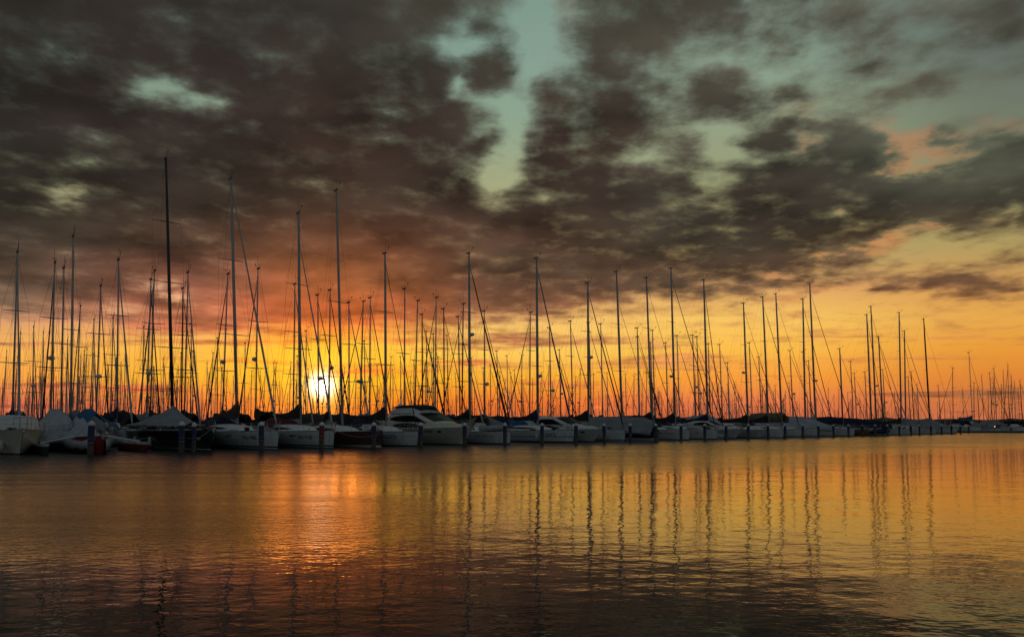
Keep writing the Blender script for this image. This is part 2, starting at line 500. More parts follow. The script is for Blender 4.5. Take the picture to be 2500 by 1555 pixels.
def front_sailboat(bow, label, L=11, Fb=1.2, B=3.5, style='white', mast=None, mmat=ALU, mr=.1, spreaders=2, boom=True, cover=C_BLACK, jib=C_WHITE,
                   radar=None, hood=C_NAVY, text=None, textm=STRIPE_B, rake=.15, off=0.0, win=None, cab=True, jtop=.93, zb=None, flag=None, coverlen=None, fend=None, sheer=.1, jibr=.055, name='sailboat'):
    P = on_row(bow, off)
    O = P - ND * L
    root = empty(name, (O.x, O.y, 0), HEAD)
    tag(root, label, 'sailboat', 'sailing boats in the front row of berths')
    h = Hull(L, B, Fb, rake=rake, sheer=sheer)
    mats, bands = HULLSTYLES[style]
    h.build(root, mats, bands)
    h.deck(root, DECK)
    M = root.matrix_basis.copy() if False else Matrix.Translation(O) @ Matrix.Rotation(HEAD, 4, 'Z')
    Mi = M.inverted()
    C = Vector((0, 0, EYE))
    nrm = Vector((LD.x, LD.y, 0))
    def hit(px, py):
        d = ray(px, py); k = (P - C).dot(nrm) / d.dot(nrm); return Mi @ (C + d * k)
    mx = L * .57
    if mast:
        bx, by, tx, ty = mast
        pf = hit(bx, by); pt = hit(tx, ty)
        mx = pf.x
        # keep the rake of the photograph, measured from the deck
        k = (Fb + .2 - pf.z) / max(pt.z - pf.z, 1)
        mx = pf.x + (pt.x - pf.x) * k
        rig(root, h, mx, Fb + (.2 if zb is None else zb), (pt.x, 0, pt.z), mr, mmat, spreaders, (Fb + 1.0, coverlen or min(mx - 1.2, 4.6)) if boom else None, cover, jib, jibr, radar, 1.0, flag=flag, jtop=jtop)
    if cab:
        cabin(root, h, max(mx - 3.6, 2.2), min(mx + 1.9, L - 2.0), Fb, .42, B * .32)
        if hood: sprayhood(root, max(mx - 3.9, 1.6), Fb + .25, B * .34, hood)
    rail(root, h); pulpit(root, h)
    deck_clutter(root, h, mx, int(bow))
    if text: hull_text(h, root, text, L - 2.6, Fb * .62, .36, textm)
    if win: hull_patch(h, root, 'hull_window', L - win - .8, L - win, Fb * .66, Fb * .66 + .12, GLASS)
    for x in (fend or []): fender(root, h, x, FENDB if x < 0 else FEND)
    # mooring line from the bow
    mb = MB()
    for sd, e in ((-1, (L + 1.5, -2.0, .9)), (1, (L + 1.5, 2.2, .9))):
        a = Vector((L - .2, sd * .1, h.deck_z(1) + .05)); b = Vector(e)
        mb.tube([a + (b - a) * k + Vector((0, 0, -.25 * math.sin(math.pi * k))) for k in [i / 6 for i in range(7)]], .013, 4)
    mb.build('mooring_rope', ROPE, root)
    return root, h, mx

def finish_yacht(root, h, L, ports, psp, Fb, canopy, bow):
    rail(root, h, x0=.45, x1=.97, ht=.62); pulpit(root, h, ht=.66)
    deck_clutter(root, h, 0, int(bow), 4)
    fender(root, h, L - 2.2)
    return root, h
def motor_yacht(bow, label, L=12, Fb=1.45, B=4.0, style='plain', off=0.0, fly=True, cream=False, text=None, ports=3, canopy=None, low=False, top=1.0, glass=True, psp=1.35):
    P = on_row(bow, off); O = P - ND * L
    root = empty('motor_yacht', (O.x, O.y, 0), HEAD)
    tag(root, label, 'motor yacht', 'motor yachts in the front row of berths')
    h = Hull(L, B, Fb, rake=.95, sheer=.14, fine=2.6, stern=.92, flare=.28)
    mats, bands = HULLSTYLES[style]
    h.build(root, mats, bands)
    h.deck(root, DECK, toe=STEEL)
    z = Fb * .9
    st = [(1.6, B * .40, z, z + 1.15 * top), (3.0, B * .42, z, z + 1.5 * top), (L * .52, B * .41, z, z + 1.45 * top), (L * .62, B * .38, z, z + .98 * top), (L * .72, B * .33, z, z + .52 * top), (L * .86, B * .20, z, z + .36), (L * .94, B * .08, z, z + .18)]
    c = superstructure(root, 'cabin', WHITE if not cream else CREAM, st, crown=.10)
    side_window(c, GLASS, st, 3.0, L * .64, .52, .99, taper=.55)
    side_window(c, GLASS, st, 3.6, L * .60, .10, .44, taper=.5)
    # raked windscreen
    ws = MB(); vs = []
    a = interp(st, L * .535); b = interp(st, L * .69)
    for (s_, up) in ((a, .045), (b, .05)):
        for y in (-.74, -.38, 0, .38, .74): vs.append((s_[0] + .05, s_[1] * y, s_[3] + .105 * (1 - abs(y) * .75) + up * .6))
    ws.add(vs, [(i, i + 5, i + 6, i + 1) for i in range(4)])
    if glass: ws.build('windscreen', GLASS, c)
    if fly:
        st2 = [(2.4, B * .34, z + 1.45 * top, z + 1.75 * top), (3.4, B * .36, z + 1.45 * top, z + 2.0 * top), (L * .46, B * .34, z + 1.45 * top, z + 2.0 * top), (L * .54, B * .26, z + 1.45 * top, z + 1.6 * top)]
        f = superstructure(root, 'flybridge', WHITE, st2)
        cv = MB(); cv.loft([[(x, -w * 1.02, zz), (x, -w * .8, zz + .16), (x, 0, zz + .24 + .03 * math.sin(x * 4)), (x, w * .8, zz + .16), (x, w * 1.02, zz)] for x, w, zz in ((2.2, 1.35, z + 1.78 * top), (3.4, 1.42, z + 1.98 * top), (4.6, 1.4, z + 2.02 * top), (L * .46, 1.3, z + 1.98 * top), (L * .53, .95, z + 1.68 * top))], False)
        cv.build('canvas_cover', C_BLACK, f, smooth=True, thick=.03)
        w_ = MB(); w_.tube([(4.9, .28 * math.cos(t), z + 2.36 * top + .28 * math.sin(t)) for t in [2 * math.pi * k / 14 for k in range(15)]], .035, 5)
        w_.tube([(4.9, -.25, z + 2.36 * top), (4.9, .25, z + 2.36 * top)], .02, 4)
        w_.build('steering_wheel', C_BROWN, f)
    if not glass: return finish_yacht(root, h, L, ports, psp, Fb, canopy, bow)
    rd = MB(); xx = 2.2; zz = z + 2.0 * top
    rd.tube([(xx, 0, z + 1.4 * top), (xx, 0, zz)], .09, 6)
    rd.tube([(xx, 0, zz), (xx, 0, zz + .08), (xx, 0, zz + .28), (xx, 0, zz + .4)], [.2, .32, .30, .1], 12)
    rd.tube([(xx - .3, .3, zz - .2), (xx - .5, .3, zz + 1.6)], .014, 4)
    rd.build('radar_dome', WHITE, root, smooth=True)
    rail(root, h, x0=.45, x1=.97, ht=.62); pulpit(root, h, ht=.66)
    for k in range(ports):
        hull_patch(h, root, 'porthole', L * .585 + k * psp, L * .585 + k * psp + .42, Fb * .70, Fb * .70 + .17, GLASS)
    if text: hull_text(h, root, text, L * .585 + 1.36, Fb * .76, .27, STRIPE_K)
    if canopy:
        canvas_tent(root, 'canopy', canopy, [(1.0, B * .42, z + .5, z + 1.7), (3.5, B * .43, z + .6, z + 2.1), (L * .55, B * .36, z + .5, z + 1.8), (L * .70, B * .28, z + .2, z + .75)], seed=bow)
    deck_clutter(root, h, 0, int(bow), 4)
    return root, h

# ------------------------------------------------------------------ FRONT ROW
W = front_sailboat
motor_yacht(60, 'white motor boat cut off by the left edge, its steel-railed bow pointing right', L=10, Fb=1.42, B=3.3, style='cream', fly=False, ports=0, off=.6, top=.62, glass=False)

# trimaran under grey covers
P = on_row(252, .3); L = 8.5; O = P - ND * L
root = empty('trimaran', (O.x, O.y, 0), HEAD)
tag(root, 'small red trimaran under a loose grey cover, moored beside the cut-off motor boat', 'trimaran')
h = Hull(L, 2.0, 1.0, rake=.1, sheer=.1); h.build(root, *HULLSTYLES['red']); h.deck(root, DECK)
for sy, x0, nm in ((-2.6, 1.9, 'outrigger'), (2.7, .7, 'outrigger')):
    hh = Hull(6.6, .7, .55, rake=.2, sheer=.15)
    o = hh.build(root, [ANTIF, REDH if sy > 0 else ANTIF, WHITE], [(-.02, 0), (.05, 0), (.42, 1), (9, 2)], name=nm); o.location = (x0, sy, .05)
    d = hh.deck(o, WHITE, toe=WHITE)
bm_ = MB()
for x in (2.2, 5.4): bm_.tube([(x, -2.6, .62), (x, -1, .95), (x, 1, .95), (x, 2.7, .62)], .08, 6)
bm_.build('crossbeam', ALUW, root)
canvas_tent(root, 'boat_cover', C_WHITE, [(.3, 1.0, 1.0, 2.3), (2.6, 1.2, 1.0, 2.15), (4.9, 1.1, .75, 1.75), (6.6, .7, .7, 1.2), (7.9, .3, .8, 1.05)], skirt=.45, sag=.25, seed=3)
C = Vector((0, 0, EYE)); Mi = (Matrix.Translation(O) @ Matrix.Rotation(HEAD, 4, 'Z')).inverted()
def hitl(P, Mi, px, py):
    d = ray(px, py); k = (P - C).dot(LD) / d.dot(LD); return Mi @ (C + d * k)
pf = hitl(P, Mi, 172, 1050); pt = hitl(P, Mi, 179, 577)
rig(root, h, pf.x, 1.0, (pt.x, 0, pt.z), .085, ALU, 1, None, None, None)
pulpit(root, h, ht=.4); fender(root, h, 7.4)

r_, h_, mx_ = W(176, 'covered boat behind the red trimaran, pale grey sheet hanging in a slope', L=9, Fb=1.1, B=3.0, style='grey', off=6.5, hood=None, cab=False)
canvas_tent(r_, 'boat_cover', C_WHITE, [(.6, 1.5, 1.3, 2.9), (4.5, 1.7, 1.0, 2.8), (7.2, 1.3, .9, 2.4), (8.9, .6, .9, 1.5)], skirt=.4, sag=.05, seed=21)
r_, h_, mx_ = W(262, 'covered boat behind the red trimaran, bright blue ridge tent over its cockpit', L=9.5, Fb=1.1, B=3.0, style='plain', off=4.5, hood=None, cab=False)
canvas_tent(r_, 'boat_cover', C_BLUE, [(2.5, 1.5, 1.9, 2.9), (5.0, 1.5, 1.8, 2.8), (6.4, 1.3, 1.5, 2.5)], skirt=.3, sag=.1, seed=22)
r_, h_, mx_ = W(521, 'long black racing yacht with a tall black mast standing out of a pale tent cover', L=15.5, Fb=1.35, B=4.2, style='black', mast=(422, 1035, 405, 387), mmat=CARBON, mr=.13, spreaders=3, boom=False, cover=None, jib=None, hood=None, cab=True, off=.2, fend=(4.5, 8.2), name='racing_yacht')
canvas_tent(r_, 'boat_cover', C_GREY, [(1.8, 1.9, 1.75, 2.5), (4.5, 2.0, 1.7, 2.75), (mx_, 1.9, 1.7, 3.15), (mx_ + 1.8, 1.5, 1.7, 2.45), (mx_ + 4.2, .9, 1.65, 1.85)], skirt=.1, sag=.12, seed=5)
hull_text(h_, r_, '871', 14.3, .78, .22, CAPW)
W(682, 'white yacht with twin dark waterline stripes and its mast above a brown boom cover', L=13.5, Fb=1.3, B=4.1, style='white', mast=(579, 1033, 564, 436), mr=.12, spreaders=2, cover=C_BROWN, jib=ALU, jibr=.06, hood=C_NAVY, text='1RA 4485', textm=STRIPE_K, win=4.4, coverlen=5.2, jtop=.97)
W(818, 'white yacht next to the flare-reddened pile, its mast just left of the setting sun', L=12, Fb=1.28, B=3.9, style='white', mast=(733, 1040, 729, 520), mr=.12, spreaders=2, cover=C_BLACK, jib=ALU, hood=C_RED, text='1RA 4160', textm=STRIPE_K, win=3.4, coverlen=4.8, jtop=.86)
r_, h_, mx_ = W(935, 'maroon yacht with the number 311 on deck, tall grey mast beside the sun', L=12.5, Fb=1.22, B=3.8, style='maroon', mast=(836, 1040, 821, 464), mr=.1, spreaders=1, cover=None, boom=False, jib=None, hood=None)
b = MB(); b.box((L * .0 + 10.6, -.3, 1.55), (1.2, .04, .42)); pl = b.build('number_board', CAPW, r_)
cu = bpy.data.curves.new('t', 'FONT'); cu.body = '311'; cu.size = .42; cu.align_x = 'CENTER'; cu.align_y = 'CENTER'
to = bpy.data.objects.new('t', cu); COL.objects.link(to)
dg = bpy.context.evaluated_depsgraph_get(); dg.update()
me = bpy.data.meshes.new_from_object(to.evaluated_get(dg)); bpy.data.objects.remove(to)
for v in me.vertices: v.co = (10.6 + v.co.x, -.325, 1.55 + v.co.y)
me.materials.clear(); me.materials.append(STRIPE_K)
o = bpy.data.objects.new('number', me); COL.objects.link(o); o.parent = pl
W(1022, 'white yacht with black boom cover between the maroon yacht and the motor yacht', L=10.5, Fb=1.2, B=3.5, style='plain', mast=(942, 1040, 940, 618), mr=.1, mmat=ALU, spreaders=2, cover=C_BLACK, jib=C_BLACK, jibr=.03, hood=C_NAVY, text='MK2337D', coverlen=4.6)
motor_yacht(1156, 'large cream flybridge motor yacht with arched dark windows', L=13.5, Fb=1.5, B=4.3, style='cream', cream=True, text='1RA3003', ports=2, psp=2.3)
W(1248, 'pale yacht with a white dinghy on its foredeck, right of the flybridge motor yacht', L=11, Fb=1.15, B=3.5, style='plain', mast=(1147, 1040, 1145, 618), mr=.115, spreaders=2, cover=C_BLACK, jib=C_BLACK, jibr=.07, hood=C_BLACK, text='1RA 2912 D', textm=STEELH, radar=(.53, 1), coverlen=3.8)
W(1402, 'white yacht with blue side stripes, blue sprayhood and blue sail cover', L=12, Fb=1.25, B=3.8, style='blue', mast=(1313, 1040, 1310, 630), mr=.115, spreaders=2, cover=C_NAVY, jib=C_BLUE, jibr=.07, hood=C_BLUE, text='RM 2329 D', fend=(8.2,), radar=(.30, 1), coverlen=3.6)
motor_yacht(1470, 'white hardtop motor yacht with round portholes behind the blue-striped yacht', L=11.5, Fb=1.3, B=3.9, style='plain', fly=False, ports=3, top=.95)
W(1527, 'white yacht with black boom cover and thick furled jib before the grey tarpaulin', L=11, Fb=1.25, B=3.6, style='white', mast=(1437, 1035, 1435, 690), mr=.11, spreaders=2, cover=C_BLACK, jib=C_NAVY, jibr=.065, hood=None, radar=(.48, 1), coverlen=4.4)
r_, h_, mx_ = W(1608, 'navy-hulled yacht almost hidden under a long grey tarpaulin', L=13, Fb=1.2, B=4, style='navy', mast=(1519, 1035, 1505, 663), mr=.11, spreaders=2, cover=None, boom=True, jib=C_WHITE, jibr=.03, hood=None, cab=False, jtop=.8)
canvas_tent(r_, 'boat_cover', C_GREY, [(.6, 1.7, 1.25, 2.6), (4, 1.95, 1.2, 2.75), (mx_, 1.95, 1.15, 2.75), (11.0, 1.2, 1.1, 2.6), (12.4, .7, .9, 2.2)], skirt=.35, sag=.05, seed=8)
r_, h_, mx_ = W(1684, 'white yacht with a black cockpit tent, right of the grey tarpaulin', L=11, Fb=1.25, B=3.6, style='plain', mast=(1591, 1030, 1578, 678), mr=.1, spreaders=2, cover=C_BLACK, jib=C_BLACK, jibr=.03, hood=None, text='RA 4426 D', textm=STEELH, win=3.6)
canvas_tent(r_, 'cockpit_tent', C_BLACK, [(.4, 1.5, 1.3, 2.9), (3.0, 1.6, 1.3, 3.0), (mx_ - .4, 1.4, 1.3, 2.95), (mx_ + 1.2, .9, 1.3, 1.9)], seed=9)
W(1752, 'white yacht with navy mast boot and furled jib, second right of grey tarpaulin', L=11.5, Fb=1.2, B=3.6, style='plain', mast=(1648, 1030, 1638, 655), mr=.11, spreaders=2, cover=C_BLACK, jib=C_BLACK, jibr=.055, hood=C_BROWN, text='C 1130', textm=STEELH, radar=(.32, -1))
W(1768, 'white yacht half hidden behind a white-canopied motor boat, black sail cover', L=11, Fb=1.15, B=3.4, style='white', mast=(1728, 1035, 1718, 683), mr=.11, spreaders=2, cover=C_NAVY, jib=C_BLACK, jibr=.055, hood=None, off=2.2)
motor_yacht(1814, 'small white motor boat with a pale full canopy over its cockpit', L=9.5, Fb=1.25, B=3.4, style='plain', fly=False, canopy=C_WHITE, ports=0, top=.8, text=None)
motor_yacht(1873, 'low white motor cruiser with a flared bow, right of the canopied motor boat', L=10, Fb=1.15, B=3.5, style='plain', fly=False, ports=0, top=.6)
W(1912, 'white yacht with black upswept sail cover, left of the brown awning', L=11, Fb=1.2, B=3.5, style='plain', mast=(1826, 1030, 1815, 740), mr=.105, spreaders=2, cover=C_BLACK, jib=C_BLACK, jibr=.03, hood=C_BROWN, text='1188 D', textm=STEELH, radar=(.44, -1))
W(1956, 'white yacht with a dark sail cover and its anchor hanging off the bow', L=11.5, Fb=1.2, B=3.6, style='white', mast=(1876, 1030, 1862, 725), mr=.105, spreaders=2, cover=C_BLACK, jib=C_BLACK, jibr=.05, hood=C_NAVY, text='1186 D', textm=STRIPE_K)
r_, h_, mx_ = W(1998, 'white yacht with a square dark brown awning above its boom', L=12, Fb=1.25, B=3.7, style='white', mast=(1908, 1020, 1894, 717), mr=.105, spreaders=2, cover=None, jib=C_WHITE, jibr=.03, hood=None)
canvas_tent(r_, 'awning', C_TAN, [(1.2, 1.3, 3.1, 3.6), (4.0, 1.4, 3.1, 3.7), (6.8, 1.3, 3.1, 3.6)], skirt=.9, sag=0, seed=11)
r_, h_, mx_ = W(2040, 'white yacht wrapped in a long white winter cover sloping down to the bow', L=13.5, Fb=1.3, B=4, style='white', mast=(1966, 1030, 1960, 730), mr=.11, spreaders=2, cover=None, boom=False, jib=C_BLACK, jibr=.05, hood=None, cab=False, text='ANR 1088 D', textm=STEELH)
canvas_tent(r_, 'boat_cover', C_WHITE, [(.5, 1.7, 1.4, 3.2), (4, 1.9, 1.3, 3.3), (mx_, 1.8, 1.3, 3.1), (11, 1.0, 1.25, 2.3), (13.2, .35, 1.2, 1.6)], skirt=.3, sag=.05, seed=12)
W(2086, 'white yacht with a blunt square-looking bow and the tallest mast of the right half', L=13, Fb=1.3, B=4, style='plain', mast=(1991, 1020, 1977, 694), mr=.12, spreaders=2, cover=C_WHITE, jib=C_BLACK, jibr=.05, hood=C_BROWN, radar=(.32, 1))
W(2122, 'brown wooden-hulled yacht low in the water beside the navy-covered yacht', L=11, Fb=1.05, B=3.3, style='wood', mast=(2057, 1020, 2050, 851), mr=.1, spreaders=1, cover=C_NAVY, jib=C_BLACK, jibr=.04, hood=None)
r_, h_, mx_ = W(2166, 'yacht completely wrapped in a huge navy blue cover', L=15, Fb=1.3, B=4.2, style='plain', mast=(2127, 1020, 2116, 768), mr=.11, spreaders=2, cover=None, boom=False, jib=C_BLACK, jibr=.04, hood=None, cab=False)
canvas_tent(r_, 'boat_cover', C_NAVY, [(.2, 1.8, 1.5, 3.3), (5, 2.1, 1.2, 3.4), (10, 1.8, .9, 3.0), (13.5, .9, .8, 2.6), (15.1, .3, .9, 2.2)], skirt=.5, sag=.12, seed=14)
r_, h_, mx_ = W(2202, 'second yacht under a navy cover, its bow just clear of the tarpaulin', L=13, Fb=1.2, B=3.8, style='plain', mast=(2139, 1020, 2126, 748), mr=.11, spreaders=2, cover=None, boom=False, jib=C_BLACK, jibr=.04, hood=None, cab=False, radar=(.34, 1))
canvas_tent(r_, 'boat_cover', C_NAVY, [(.2, 1.6, 1.4, 3.0), (6, 1.8, 1.2, 2.7), (9, 1.5, 1.1, 2.4), (11.2, .8, 1.1, 2.0)], skirt=.4, sag=.1, seed=15)
FR = 'white yacht at the front row\'s right end, '
W(2222, FR + 'first one right of the navy covers', L=11, Fb=1.2, B=3.6, style='plain', mast=(2155, 1020, 2145, 822), mr=.1, cover=C_TAN, jib=C_WHITE, hood=C_TAN)
W(2250, FR + 'with a tall grey mast and furled jib', L=12, Fb=1.2, B=3.6, style='white', mast=(2200, 1020, 2195, 763), mr=.11, cover=C_BROWN, jib=C_BLACK, jibr=.03, hood=C_GREY)
W(2284, FR + 'beside the yacht with the black mast', L=11, Fb=1.2, B=3.6, style='plain', mast=(2211, 1020, 2208, 808), mr=.105, cover=C_GREY, jib=ALU, hood=C_GREY)
r_, h_, mx_ = W(2336, 'last yacht of the front row, grey tent cover around a black raked mast', L=13.5, Fb=1.25, B=4, style='white', mast=(2269, 1010, 2255, 778), mmat=CARBON, mr=.12, spreaders=1, cover=None, boom=False, jib=C_BLACK, jibr=.02, hood=None, cab=False)
canvas_tent(r_, 'boat_cover', C_GREY, [(.4, 1.7, 1.4, 2.3), (4, 1.9, 1.35, 2.9), (mx_, 1.8, 1.3, 3.4), (10, 1.2, 1.3, 2.5), (12.6, .5, 1.3, 1.5)], skirt=.15, sag=.1, seed=16)

# dinghy on the foredeck of the pale yacht (rests on it: a thing of its own)
Pd = on_row(1248) - ND * 2.6
dg_ = MB()
dg_.tube([(-1.2, -.45, 0), (.6, -.5, 0), (1.3, -.2, .08), (1.45, 0, .1), (1.3, .2, .08), (.6, .5, 0), (-1.2, .45, 0)], .22, 8)
dr = empty('inflatable_dinghy', (Pd.x, Pd.y, 1.42), HEAD)
tag(dr, 'white upturned inflatable dinghy lying on the foredeck of the pale yacht', 'dinghy')
dg_.build('tube', C_WHITE, dr, smooth=True)
k_ = MB(); k_.box((-.1, 0, .12), (2.2, .8, .12)); k_.build('floor', C_NAVY, dr)

# ------------------------------------------------------------------ PILES
PX = [(224, 'S'), (446, 'S'), (475, 's'), (640, 'S'), (786, 'R'), (913, 'S'), (1028, 'S'), (1135, 'S'), (1233, 'S'), (1323, 'S'), (1406, 'S'), (1475, 'S'), (1538, 'S'), (1600, 'S'),
      (1662, 'S'), (1720, 'S'), (1772, 'S'), (1826, 'S'), (1874, 'S'), (1916, 'S'), (1959, 'S'), (1997, 'S'), (2034, 'S'), (2070, 'S'), (2104, 'D'), (2135, 'S'), (2165, 'S'), (2194, 'S'), (2222, 'D'), (2243, 'S'), (2271, 'D'), (2297, 'S'), (2321, 'D'), (2343, 'S')]
def pile(loc, r=.165, hgt=1.66, kind='S'):
    root = empty('mooring_pile', loc)
    p = MB(); p.tube([(0, 0, -1), (0, 0, 0), (0, 0, hgt * .45)], [r, r, r * .96], 14); p.build('post', TIMBER, root, smooth=True)
    s_ = MB(); s_.tube([(0, 0, hgt * .36), (0, 0, hgt)], r * 1.06, 16); 
    s_.build('sleeve', SLEEVE_FLARE if kind == 'R' else (ANTIF if kind == 'D' else SLEEVE), root)
    c = MB(); c.tube([(0, 0, hgt - .01), (0, 0, hgt + .12), (0, 0, hgt + .26)], [r * 1.12, r * 1.1, .015], 16); c.build('cap', CAPW if kind != 'D' else STEELH, root)
    for q_, t_ in ((.40, .03), (.55, .018)):
        w = MB(); w.tube([(0, 0, hgt * q_), (0, 0, hgt * q_ + t_)], r * 1.1, 14); w.build('rope_ring', ROPE, root)
    return root
protos = {}
ordn = ['first', 'second', 'third', 'fourth', 'fifth', 'sixth', 'seventh', 'eighth', 'ninth', 'tenth', 'eleventh', 'twelfth', 'thirteenth', 'fourteenth', 'fifteenth', 'sixteenth', 'seventeenth', 'eighteenth', 'nineteenth', 'twentieth',
        'twenty-first', 'twenty-second', 'twenty-third', 'twenty-fourth', 'twenty-fifth', 'twenty-sixth', 'twenty-seventh', 'twenty-eighth', 'twenty-ninth', 'thirtieth', 'thirty-first', 'thirty-second', 'thirty-third', 'thirty-fourth']
PL = {0: 'blue-sleeved mooring pile standing alone at the left before the red trimaran', 1: 'thick blue mooring pile, left one of the close pair before the black racing yacht', 2: 'slimmer blue mooring pile, right one of the close pair before the black racing yacht',
      3: 'blue mooring pile covering the end of the number on the first white yacht', 4: 'white-capped mooring pile, its sleeve painted with red sun flare, directly under the setting sun', 5: 'blue mooring pile at the right end of the maroon yacht',
      6: 'blue mooring pile against the stern half of the cream motor yacht', 7: 'blue mooring pile under the bow of the cream motor yacht', 8: 'blue mooring pile at the bow of the pale yacht with the dinghy', 9: 'blue mooring pile left of the lettering of the blue-striped yacht', 10: 'blue mooring pile at the bow of the blue-striped yacht'}
for i, (px, k) in enumerate(PX):
    p = on_row(px, -1.2)
    if k == 's':
        o = pile(p, .12, 1.6, 'S')
    elif k not in protos: o = protos[k] = pile(p, .165, 1.66, k)
    else: o = copy_tree(protos[k]); o.location = p
    o.rotation_euler = (random.uniform(-.012, .012), random.uniform(-.015, .015), random.uniform(0, 6))
    n_ = PL.get(i) or ('%s mooring pile before the bows, %s from the right end' % ('dark' if k == 'D' else 'blue', ordn[len(PX) - 1 - i]))
    tag(o, n_, 'mooring pile', 'mooring piles along the front row of boats')
o = copy_tree(protos['S']); dd = 160.0; o.location = ((2363 - 1250) / F * dd, dd, 0)
tag(o, 'lone blue mooring pile in open water before the far pontoon at the right', 'mooring pile', 'mooring piles along the front row of boats')

# ------------------------------------------------------------------ BACKGROUND BOATS
def proto_boat(L, H, style, mmat, sp, cover, jib, jibr, radar, hood, wires, tent=None, mr=.085):
    root = empty('sailboat', (0, 0, 0), 0)
    h = Hull(L, L * .31, 1.15, rake=.4, sheer=.12)
    mats, bands = HULLSTYLES[style]
    h.build(root, mats, bands, n=10); h.deck(root, DECK, n=8)
    mx = L * .56
    rig(root, h, mx, 1.35, (mx - H * .022, 0, H), mr, mmat, sp, (1.95, L * .36), cover, jib, jibr, radar, wires, cup=.45)
    cabin(root, h, mx - 3.0, mx + 1.6, 1.15, .42, L * .10, win=False)
    if hood: sprayhood(root, mx - 3.4, 1.35, L * .105, hood)
    if tent: canvas_tent(root, 'boat_cover', tent, [(.5, 1.3, 1.3, 2.4), (mx, 1.4, 1.3, 2.5), (L - 1, .5, 1.2, 1.5)], seed=L)
    return root, mx, H
P6 = [proto_boat(10, 13, 'plain', ALU, 2, C_NAVY, C_WHITE, .055, None, C_NAVY, 1.15),
      proto_boat(10.5, 13, 'white', ALU, 2, C_BLACK, C_NAVY, .05, (.42, 1), C_BLACK, 1.15),
      proto_boat(9.5, 13, 'blue', ALUW, 1, C_BLUE, C_BLACK, .05, None, C_BLUE, 1.15),
      proto_boat(10, 13, 'navy', ALU, 1, C_BROWN, None, .04, None, C_BROWN, 1.15),
      proto_boat(10.8, 13, 'plain', ALU, 2, C_WHITE, C_BLACK, .045, (.36, 1), C_GREY, 1.15, C_GREY),
      proto_boat(10, 13, 'cream', CARBON, 2, C_BLACK, C_BLACK, .04, None, C_TAN, 1.15)]
DESC = ['navy-covered sailboat', 'radar-carrying sailboat', 'blue-striped sailboat', 'navy-hulled sailboat', 'grey-covered sailboat', 'dark-masted sailboat']
used = []   # world positions of hull centres
first = [True] * 6
def place_bg(px, tx, ty, label, group, rows, kind=None, hmin=9.5, hmax=17.5, want=13, flip=None):
    best = None
    cand = []
    for o in rows:
        m = on_row(px, o)
        hgt = EYE + (HZ - ty) / F * m.y
        if m.y < 0 or m.y > 420: continue
        pen = abs(hgt - want) + (20 if (hgt < hmin or hgt > hmax) else 0)
        near = min([(m - u).length for u in used] or [99])
        if near < 3.4: pen += (3.4 - near) * 4
        cand.append((pen, o, m, hgt))
    if not cand: return None
    pen, o, m, hgt = min(cand, key=lambda c: c[0])
    if pen > 18: return None
    used.append(m)
    k = random.choices(range(6), [5, 4, 3, 2, 2, 1])[0] if kind is None else kind
    proto, mx, H = P6[k]
    if first[k]: r = proto; first[k] = False
    else: r = copy_tree(proto)
    s = hgt / H; sl = min(max(s, .8), 1.12)
    fl = random.random() < .45 if flip is None else flip
    hd = HEAD + (math.pi if fl else 0) + random.uniform(-.04, .04)
    r.rotation_euler = (random.uniform(-.012, .012), 0, hd); r.scale = (sl, sl, s)
    # put the mast foot at m
    r.location = (m.x - math.cos(hd) * mx * sl, m.y - math.sin(hd) * mx * sl, 0)
    # lean so that the head lands where the photograph has it
    tag(r, label.replace('#', DESC[k]), 'sailboat', group)
    return r

ROWS2 = [20, 42, 58, 80, 96, 118, 134, 156, 172, 194, 210, 232, 250]
BIG = [(31, 26, 609), (125, 136, 640), (150, 150, 649), (188, 198, 747), (220, 221, 778), (235, 236, 693), (270, 273, 773), (287, 288, 629), (357, 360, 677), (368, 387, 660), (450, 451, 659), (444, 447, 700), (466, 468, 788),
       (552, 558, 610), (543, 550, 667), (345, 345, 796), (411, 412, 820), (80, 80, 796), (101, 103, 810), (43, 43, 811), (121, 122, 777), (163, 164, 830), (531, 531, 824), (200, 200, 855), (303, 304, 850), (596, 596, 836),
       (625, 641, 655), (716, 712, 689), (724, 726, 648), (779, 781, 717), (803, 807, 704), (853, 850, 735), (880, 890, 735), (902, 898, 723), (987, 985, 701), (1012, 1016, 733), (1032, 1032, 765), (1063, 1067, 726), (1085, 1085, 751),
       (1095, 1096, 818), (1128, 1135, 741), (1124, 1126, 771), (1184, 1185, 757), (1207, 1202, 716), (747, 747, 806), (1060, 1062, 814), (1044, 1044, 808), (892, 893, 831), (1293, 1302, 762), (1346, 1345, 798), (1399, 1400, 782),
       (1421, 1418, 756), (1444, 1439, 786), (1472, 1473, 789), (1528, 1525, 782), (1560, 1555, 799), (1562, 1561, 821), (1599, 1599, 805), (1594, 1593, 835), (1631, 1632, 836), (1659, 1658, 818), (1683, 1681, 748), (1698, 1694, 817),
       (1707, 1709, 821), (1734, 1736, 838), (1763, 1763, 840), (1782, 1782, 885), (1369, 1370, 853), (1272, 1275, 868), (1240, 1242, 868), (1216, 1218, 856), (1837, 1833, 836), (1859, 1859, 871), (1919, 1921, 839), (1936, 1935, 855),
       (1967, 1967, 858), (1981, 1979, 881), (2025, 2028, 836), (2083, 2083, 882), (2091, 2091, 911), (2117, 2117, 908), (2161, 2162, 902), (2222, 2221, 920), (2231, 2231, 908), (2243, 2243, 938), (2295, 2295, 941)]
